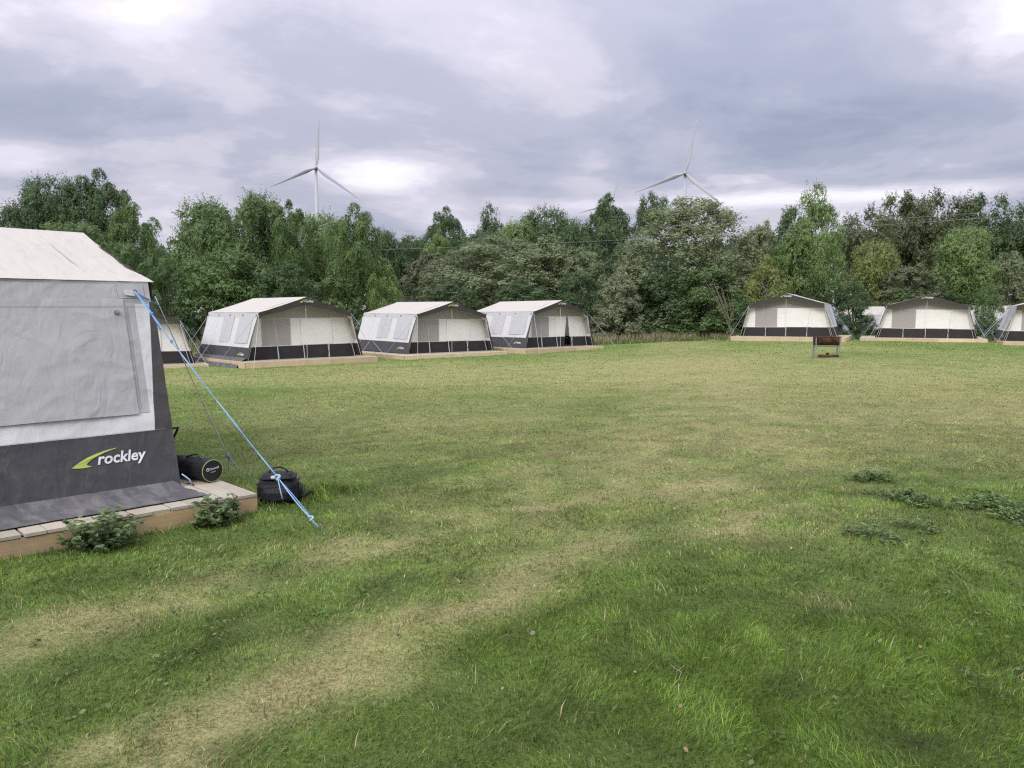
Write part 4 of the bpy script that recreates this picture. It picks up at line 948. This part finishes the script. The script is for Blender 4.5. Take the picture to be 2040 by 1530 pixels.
# ------------------------------------------------------------------ grass
def blades(x, y, h, wdt, col, rng, segs=2, lean=.55):
    n = len(x); z = gzz(x, y) - .004; a = rng.uniform(0, 2 * pi, n); la = 9.0 * fbm(x * 2.1, y * 2.1, 111, 2) + rng.normal(0, .9, n); a = la + pi / 2 + rng.normal(0, .8, n); ln = np.abs(rng.normal(0, lean, n)) + .1
    dx, dy = np.cos(a) * wdt / 2, np.sin(a) * wdt / 2; lx, ly = np.cos(la) * ln * h, np.sin(la) * ln * h
    p = lambda f, g, s: np.stack([x + lx * f + dx * s, y + ly * f + dy * s, z + h * g], 1)
    if segs == 2: V = np.stack([p(0, 0, -1), p(0, 0, 1), p(.35, .62, .75), p(.35, .62, -.75), p(1.0, .95, 0)], 1)
    else: V = np.stack([p(0, 0, -1), p(0, 0, 1), p(.9, .95, 0)], 1)
    k = V.shape[1]; b = np.arange(n)[:, None] * k
    F3 = np.concatenate([b + [0, 1, 2], b + [0, 2, 3], b + [3, 2, 4]], 0) if segs == 2 else b + [0, 1, 2]
    return V.reshape(-1, 3), F3, np.repeat(col, k, 0)
def scatter(y0, y1, dens, rng, margin=.9):
    """random ground points across the view and a margin beside it"""
    half1 = .70 * y1 + margin; n = int(dens * (y1 - y0) * 2 * half1); y = rng.uniform(y0, y1, n); x = rng.uniform(-half1, half1, n)
    k = np.abs(x) < .70 * y + margin; x, y = x[k], y[k]
    k = ~in_foot(x, y); return x[k], y[k]
rng = np.random.default_rng(77); acc = []
for y0, y1, dens, hb, wb, segs in ((2.2, 4.2, 10000, .027, .0036, 2), (4.2, 7, 4600, .028, .0055, 2), (7, 11, 1700, .030, .009, 1), (11, 18, 700, .026, .014, 1), (18, 30, 230, .024, .026, 1), (30, 49, 80, .028, .045, 1)):
    x, y = scatter(y0, y1, dens, rng); tuft = fbm(x * 3.2, y * 3.2, 101, 2); wv = wear(x, y)
    k = rng.random(len(x)) < np.clip(.5 + 1.1 * tuft, .6, 1) * (1 - .3 * wv); x, y, wv, tuft = x[k], y[k], wv[k], tuft[k]
    c = field_col(x, y, wv * .2, .45); dr_ = dryness(x, y)
    n = len(x); lushk = sstep(6.5, 3.2, y) * sstep(-.5, 1.2, x)
    dryb = rng.random(n) < np.clip(.06 + .36 * dr_ - .04 * lushk + .75 * wv, 0, .92); c[dryb] = c[dryb] * .25 + np.array((.39, .315, .165)) * .8
    c *= rng.uniform(.5, 1.6, (n, 1)); c[:, 0] *= rng.uniform(.75, 1.2, n); c[:, 2] *= rng.uniform(.75, 1.3, n)
    lushk = sstep(6.5, 3.2, y) * sstep(-.5, 1.2, x); dl = np.abs((x + 2.1) * .70 - (y - 6.16) * .71 + .25); edge = (1 - sstep(.05, .45, dl)) * (y < 7) * (x < -1.2)
    h = hb * rng.uniform(.45, 1.3, n) * (.55 + .9 * tuft) * (1 - .5 * wv) * (1 + .2 * lushk + 2.6 * edge)
    acc.append(blades(x, y, h, wb * rng.uniform(.6, 1.3, n), c * 1.1, rng, segs, .8 if y1 < 8 else 1.5))
# longer blades and dead stalks standing out of the turf
for y0, y1, dens, w_ in ((2.2, 4.5, 110, .0042), (4.5, 8, 45, .006)):
    x, y = scatter(y0, y1, dens, rng); k = fbm(x * 1.7, y * 1.7, 151, 2) > .45; x, y = x[k], y[k]; n = len(x); st_ = rng.random(n) < .35
    c = np.where(st_[:, None], np.array((.42, .35, .20)), np.array((.14, .23, .055))) * rng.uniform(.7, 1.35, (n, 1))
    acc.append(blades(x, y, rng.uniform(.035, .085, n), np.full(n, w_), c, rng, 2, 1.0))
off = 0; VV, FF, CC = [], [], []
for V, F3, C in acc: VV.append(V); FF.append(F3 + off); CC.append(C); off += len(V)
gr = link('mown_grass', np_mesh('mown_grass', np.concatenate(VV), np.concatenate(FF), False, {'Col': np.concatenate(CC)}), M['blade'])
tag(gr, 'short mown grass of the camping field with dry worn tracks', 'grass', kind='stuff')

# rough uncut grass along the wood edge
VV, FF, CC, off = [], [], [], 0
def rough(u0, u1, Y0, Y1, n, h0, h1, cols, pk):
    global off
    u = rng.uniform(u0, u1, n); Y = rng.uniform(Y0, Y1, n); x = (u - 1020) / F_PX * Y
    k = ~in_foot(x, Y) & (fbm(x * 1.3, Y * 1.3, 131, 2) > .34); x, Y = x[k], Y[k]; m = len(x)
    c = np.array(cols)[rng.choice(len(cols), m, p=pk)] * rng.uniform(.7, 1.3, (m, 1))
    V, F3, C = blades(x, Y, rng.uniform(h0, h1, m), np.full(m, .035), c, rng, 1, .25); VV.append(V); FF.append(F3 + off); CC.append(C); off += len(V)
PINK, STRAW, GRN = (.46, .33, .25), (.38, .32, .19), (.10, .165, .05)
rough(1165, 1330, 43.5, 46.5, 3000, .22, .55, (PINK, STRAW, GRN), (.45, .25, .3)); rough(1300, 1470, 43.8, 46, 2200, .2, .45, (PINK, STRAW, GRN), (.40, .2, .4))
rough(1150, 1500, 42.0, 44, 2600, .12, .3, (GRN, STRAW), (.85, .15)); rough(330, 480, 38, 40.5, 1500, .3, .8, (STRAW, GRN), (.55, .45))
rough(-100, 2150, 44.5, 50, 9000, .2, .6, (GRN, (.05, .085, .03)), (.5, .5)); rough(1640, 2100, 42.5, 47.5, 3000, .15, .45, (GRN, (.05, .085, .03)), (.5, .5))
rg = link('rough_grass', np_mesh('rough_grass', np.concatenate(VV), np.concatenate(FF), False, {'Col': np.concatenate(CC)}), M['blade'])
tag(rg, 'uncut pinkish and green grass along the foot of the bushes', 'grass', kind='stuff')

# ------------------------------------------------------------------ weeds
def weed_mesh(seed, rad, hgt, stems, per, ls):
    r = np.random.default_rng(seed); P = []; A = []
    for i in range(stems):
        a = r.uniform(0, 2 * pi); q = rad * sqrt(r.random())
        if hgt < .13:
            j_ = r.integers(0, 4); cx_, cy_ = [(.0, 0), (.5, .25), (-.55, -.1), (.1, -.5)][j_]; ox, oy = cx_ * rad + r.normal(0, rad * .22), cy_ * rad + r.normal(0, rad * .22); a = math.atan2(oy, ox); q = min(math.hypot(ox, oy), rad * 1.3)
        b = np.array((q * (.55 if hgt > .13 else .93) * cos(a), q * (.55 if hgt > .13 else .93) * sin(a), 0)); tp = np.array((q * cos(a), q * sin(a), hgt * r.uniform(.25, 1.15) * max(.3, 1 - .35 * (q / rad) ** 2)))
        for j in range(per):
            f = (j + r.random()) / per; f = f ** .6; p = b + (tp - b) * f; aa = r.uniform(0, 2 * pi); dr_ = np.array((cos(aa), sin(aa), .25)); P.append(p + dr_ * ls * .4); A.append(dr_ * 2)
    P = np.array(P); A = np.array(A); n = len(P); A += r.normal(0, .25, A.shape); A /= np.linalg.norm(A, axis=1, keepdims=True)
    B = np.cross(A, (0, 0, 1)) + r.normal(0, .2, A.shape); B /= np.linalg.norm(B, axis=1, keepdims=True); s = (ls * r.uniform(.6, 1.3, n))[:, None]
    up = np.array((0, 0, 1.0)) * s * .12
    V = np.stack([P - A * s * .5, P - A * s * .12 + B * s * .30 + up, P + A * s * .2 + B * s * .20 + up, P + A * s * .5 - up, P + A * s * .2 - B * s * .20 + up, P - A * s * .12 - B * s * .30 + up], 1)
    b = np.arange(n)[:, None] * 6
    F_ = np.concatenate([b + [0, 1, 2, 3], b + [0, 3, 4, 5]], 0)
    me = np_mesh('foliage', V.reshape(-1, 3), F_); me.materials.append(M['leaf'])
    m = MB()
    for i in range(stems):
        a = r.uniform(0, 2 * pi); q = rad * .8 * r.random(); m.tube([(q * .5 * cos(a), q * .5 * sin(a), -.02), (q * cos(a), q * sin(a), hgt * .7 * (1 - .5 * (q / rad) ** 2))], .003, 4, False)
    sm = m.mesh('stems'); sm.materials.append(M['leaf'])
    return me, sm
WE = [weed_mesh(1, .30, .30, 60, 11, .066), weed_mesh(2, .22, .22, 42, 11, .060), weed_mesh(3, .42, .11, 60, 6, .052), weed_mesh(4, .30, .075, 36, 5, .046)]
for u, v, i, s_, lab, col in (
    (205, 1090, 0, .88, 'bushy nettle clump against the deck edge, below the printed skirt', (.165, .23, .10)), (435, 1043, 1, 1.0, 'smaller nettle clump against the deck corner near the bags', (.165, .23, .10)),
    (1795, 995, 2, .75, 'dark low weed patch right of the worn tracks, left of a pair', (.155, .230, .085)), (1850, 1006, 2, .70, 'dark low weed patch right of the worn tracks, right of a pair', (.155, .230, .085)),
    (1985, 1015, 2, .95, 'dark weed patch near the right edge of the field', (.155, .230, .085)), (2035, 1040, 2, .7, 'dark weed patch cut by the right edge of the photo', (.155, .230, .085)),
    (1740, 1072, 3, .9, 'small weed rosette below the pair of dark patches', (.155, .230, .085)), (1830, 1056, 3, .75, 'small weed rosette just under the pair of dark patches', (.155, .230, .085)),
    (1735, 955, 2, .75, 'flat weed patch above the pair of dark patches', (.155, .230, .085))):
    g = gpx(u, v); o = tag(empty('weed_clump', (g.x, g.y, float(gzz(g.x, g.y))), random.uniform(0, 6)), lab, 'weed', 'weeds in the field')
    for nm, me in zip(('foliage', 'stems'), WE[i]):
        c = link(nm, me, None, o); c.color = (*col, 1); c.scale = (s_, s_, s_)
# broad-leaved weeds and clover mixed through the turf
nc = 900; y = rng.uniform(2.4, 16, nc) ** 1.0; x = rng.uniform(-1, 1, nc) * (.7 * y + .6); k = ~in_foot(x, y) & (fbm(x * .9, y * .9, 141, 2) > .47); x, y = x[k], y[k]; nc = len(x)
npl = 9; x = np.repeat(x, npl) + rng.normal(0, .035, nc * npl) * np.repeat(rng.uniform(.6, 2.2, nc), npl); y = np.repeat(y, npl) + rng.normal(0, .035, nc * npl) * 1.4; n = nc * npl
V, F_ = leaves(np.stack([x, y, gzz(x, y) + rng.uniform(.012, .035, n)], 1), rng.normal(0, 1, (n, 3)) * (1, 1, .25),   .026, rng, .36, N=np.stack([rng.normal(0, .35, n), rng.normal(0, .35, n), np.ones(n)], 1))
cc = np.array(((.10, .16, .045), (.13, .19, .055), (.17, .21, .08)))[rng.integers(0, 3, n)]
lw = link('low_weeds', np_mesh('low_weeds', V, F_, False, {'Col': np.repeat(cc, 4, 0)}), M['blade']); tag(lw, 'clover and small broad-leaved weeds mixed through the mown grass', 'weeds', kind='stuff')
# fallen dry leaves
n = 110; y = rng.uniform(2.5, 9, n) ; x = rng.uniform(-1, 1, n) * (.7 * y); k = ~in_foot(x, y); x, y = x[k], y[k]; n = len(x)
V, F_ = leaves(np.stack([x, y, gzz(x, y) + .022], 1), rng.normal(0, 1, (n, 3)) * (1, 1, .1), .023, rng, .4)
cc = np.array(((.36, .28, .17), (.28, .19, .10), (.38, .34, .25)))[rng.integers(0, 3, n)]
lf = link('fallen_leaves', np_mesh('fallen_leaves', V, F_, False, {'Col': np.repeat(cc, 4, 0)}), M['blade']); tag(lf, 'scattered dry leaves lying on the grass', 'leaves', kind='stuff')
tw = gpx(1347, 1352); tg = [(0, 0, .03), (.02, -.05, .035), (.0, -.10, .03), (-.01, -.13, .03)]
tg2 = MB().tube([(p[0], -p[1] - .06, p[2]) for p in tg], .0014, 5).tube([(0, .0, .032), (.035, .03, .04), (.05, .06, .035)], .0012, 5).build('twig', M['deadwood']); tg2.location = tw; tag(tg2, 'thin forked twig lying in the foreground grass', 'twig')
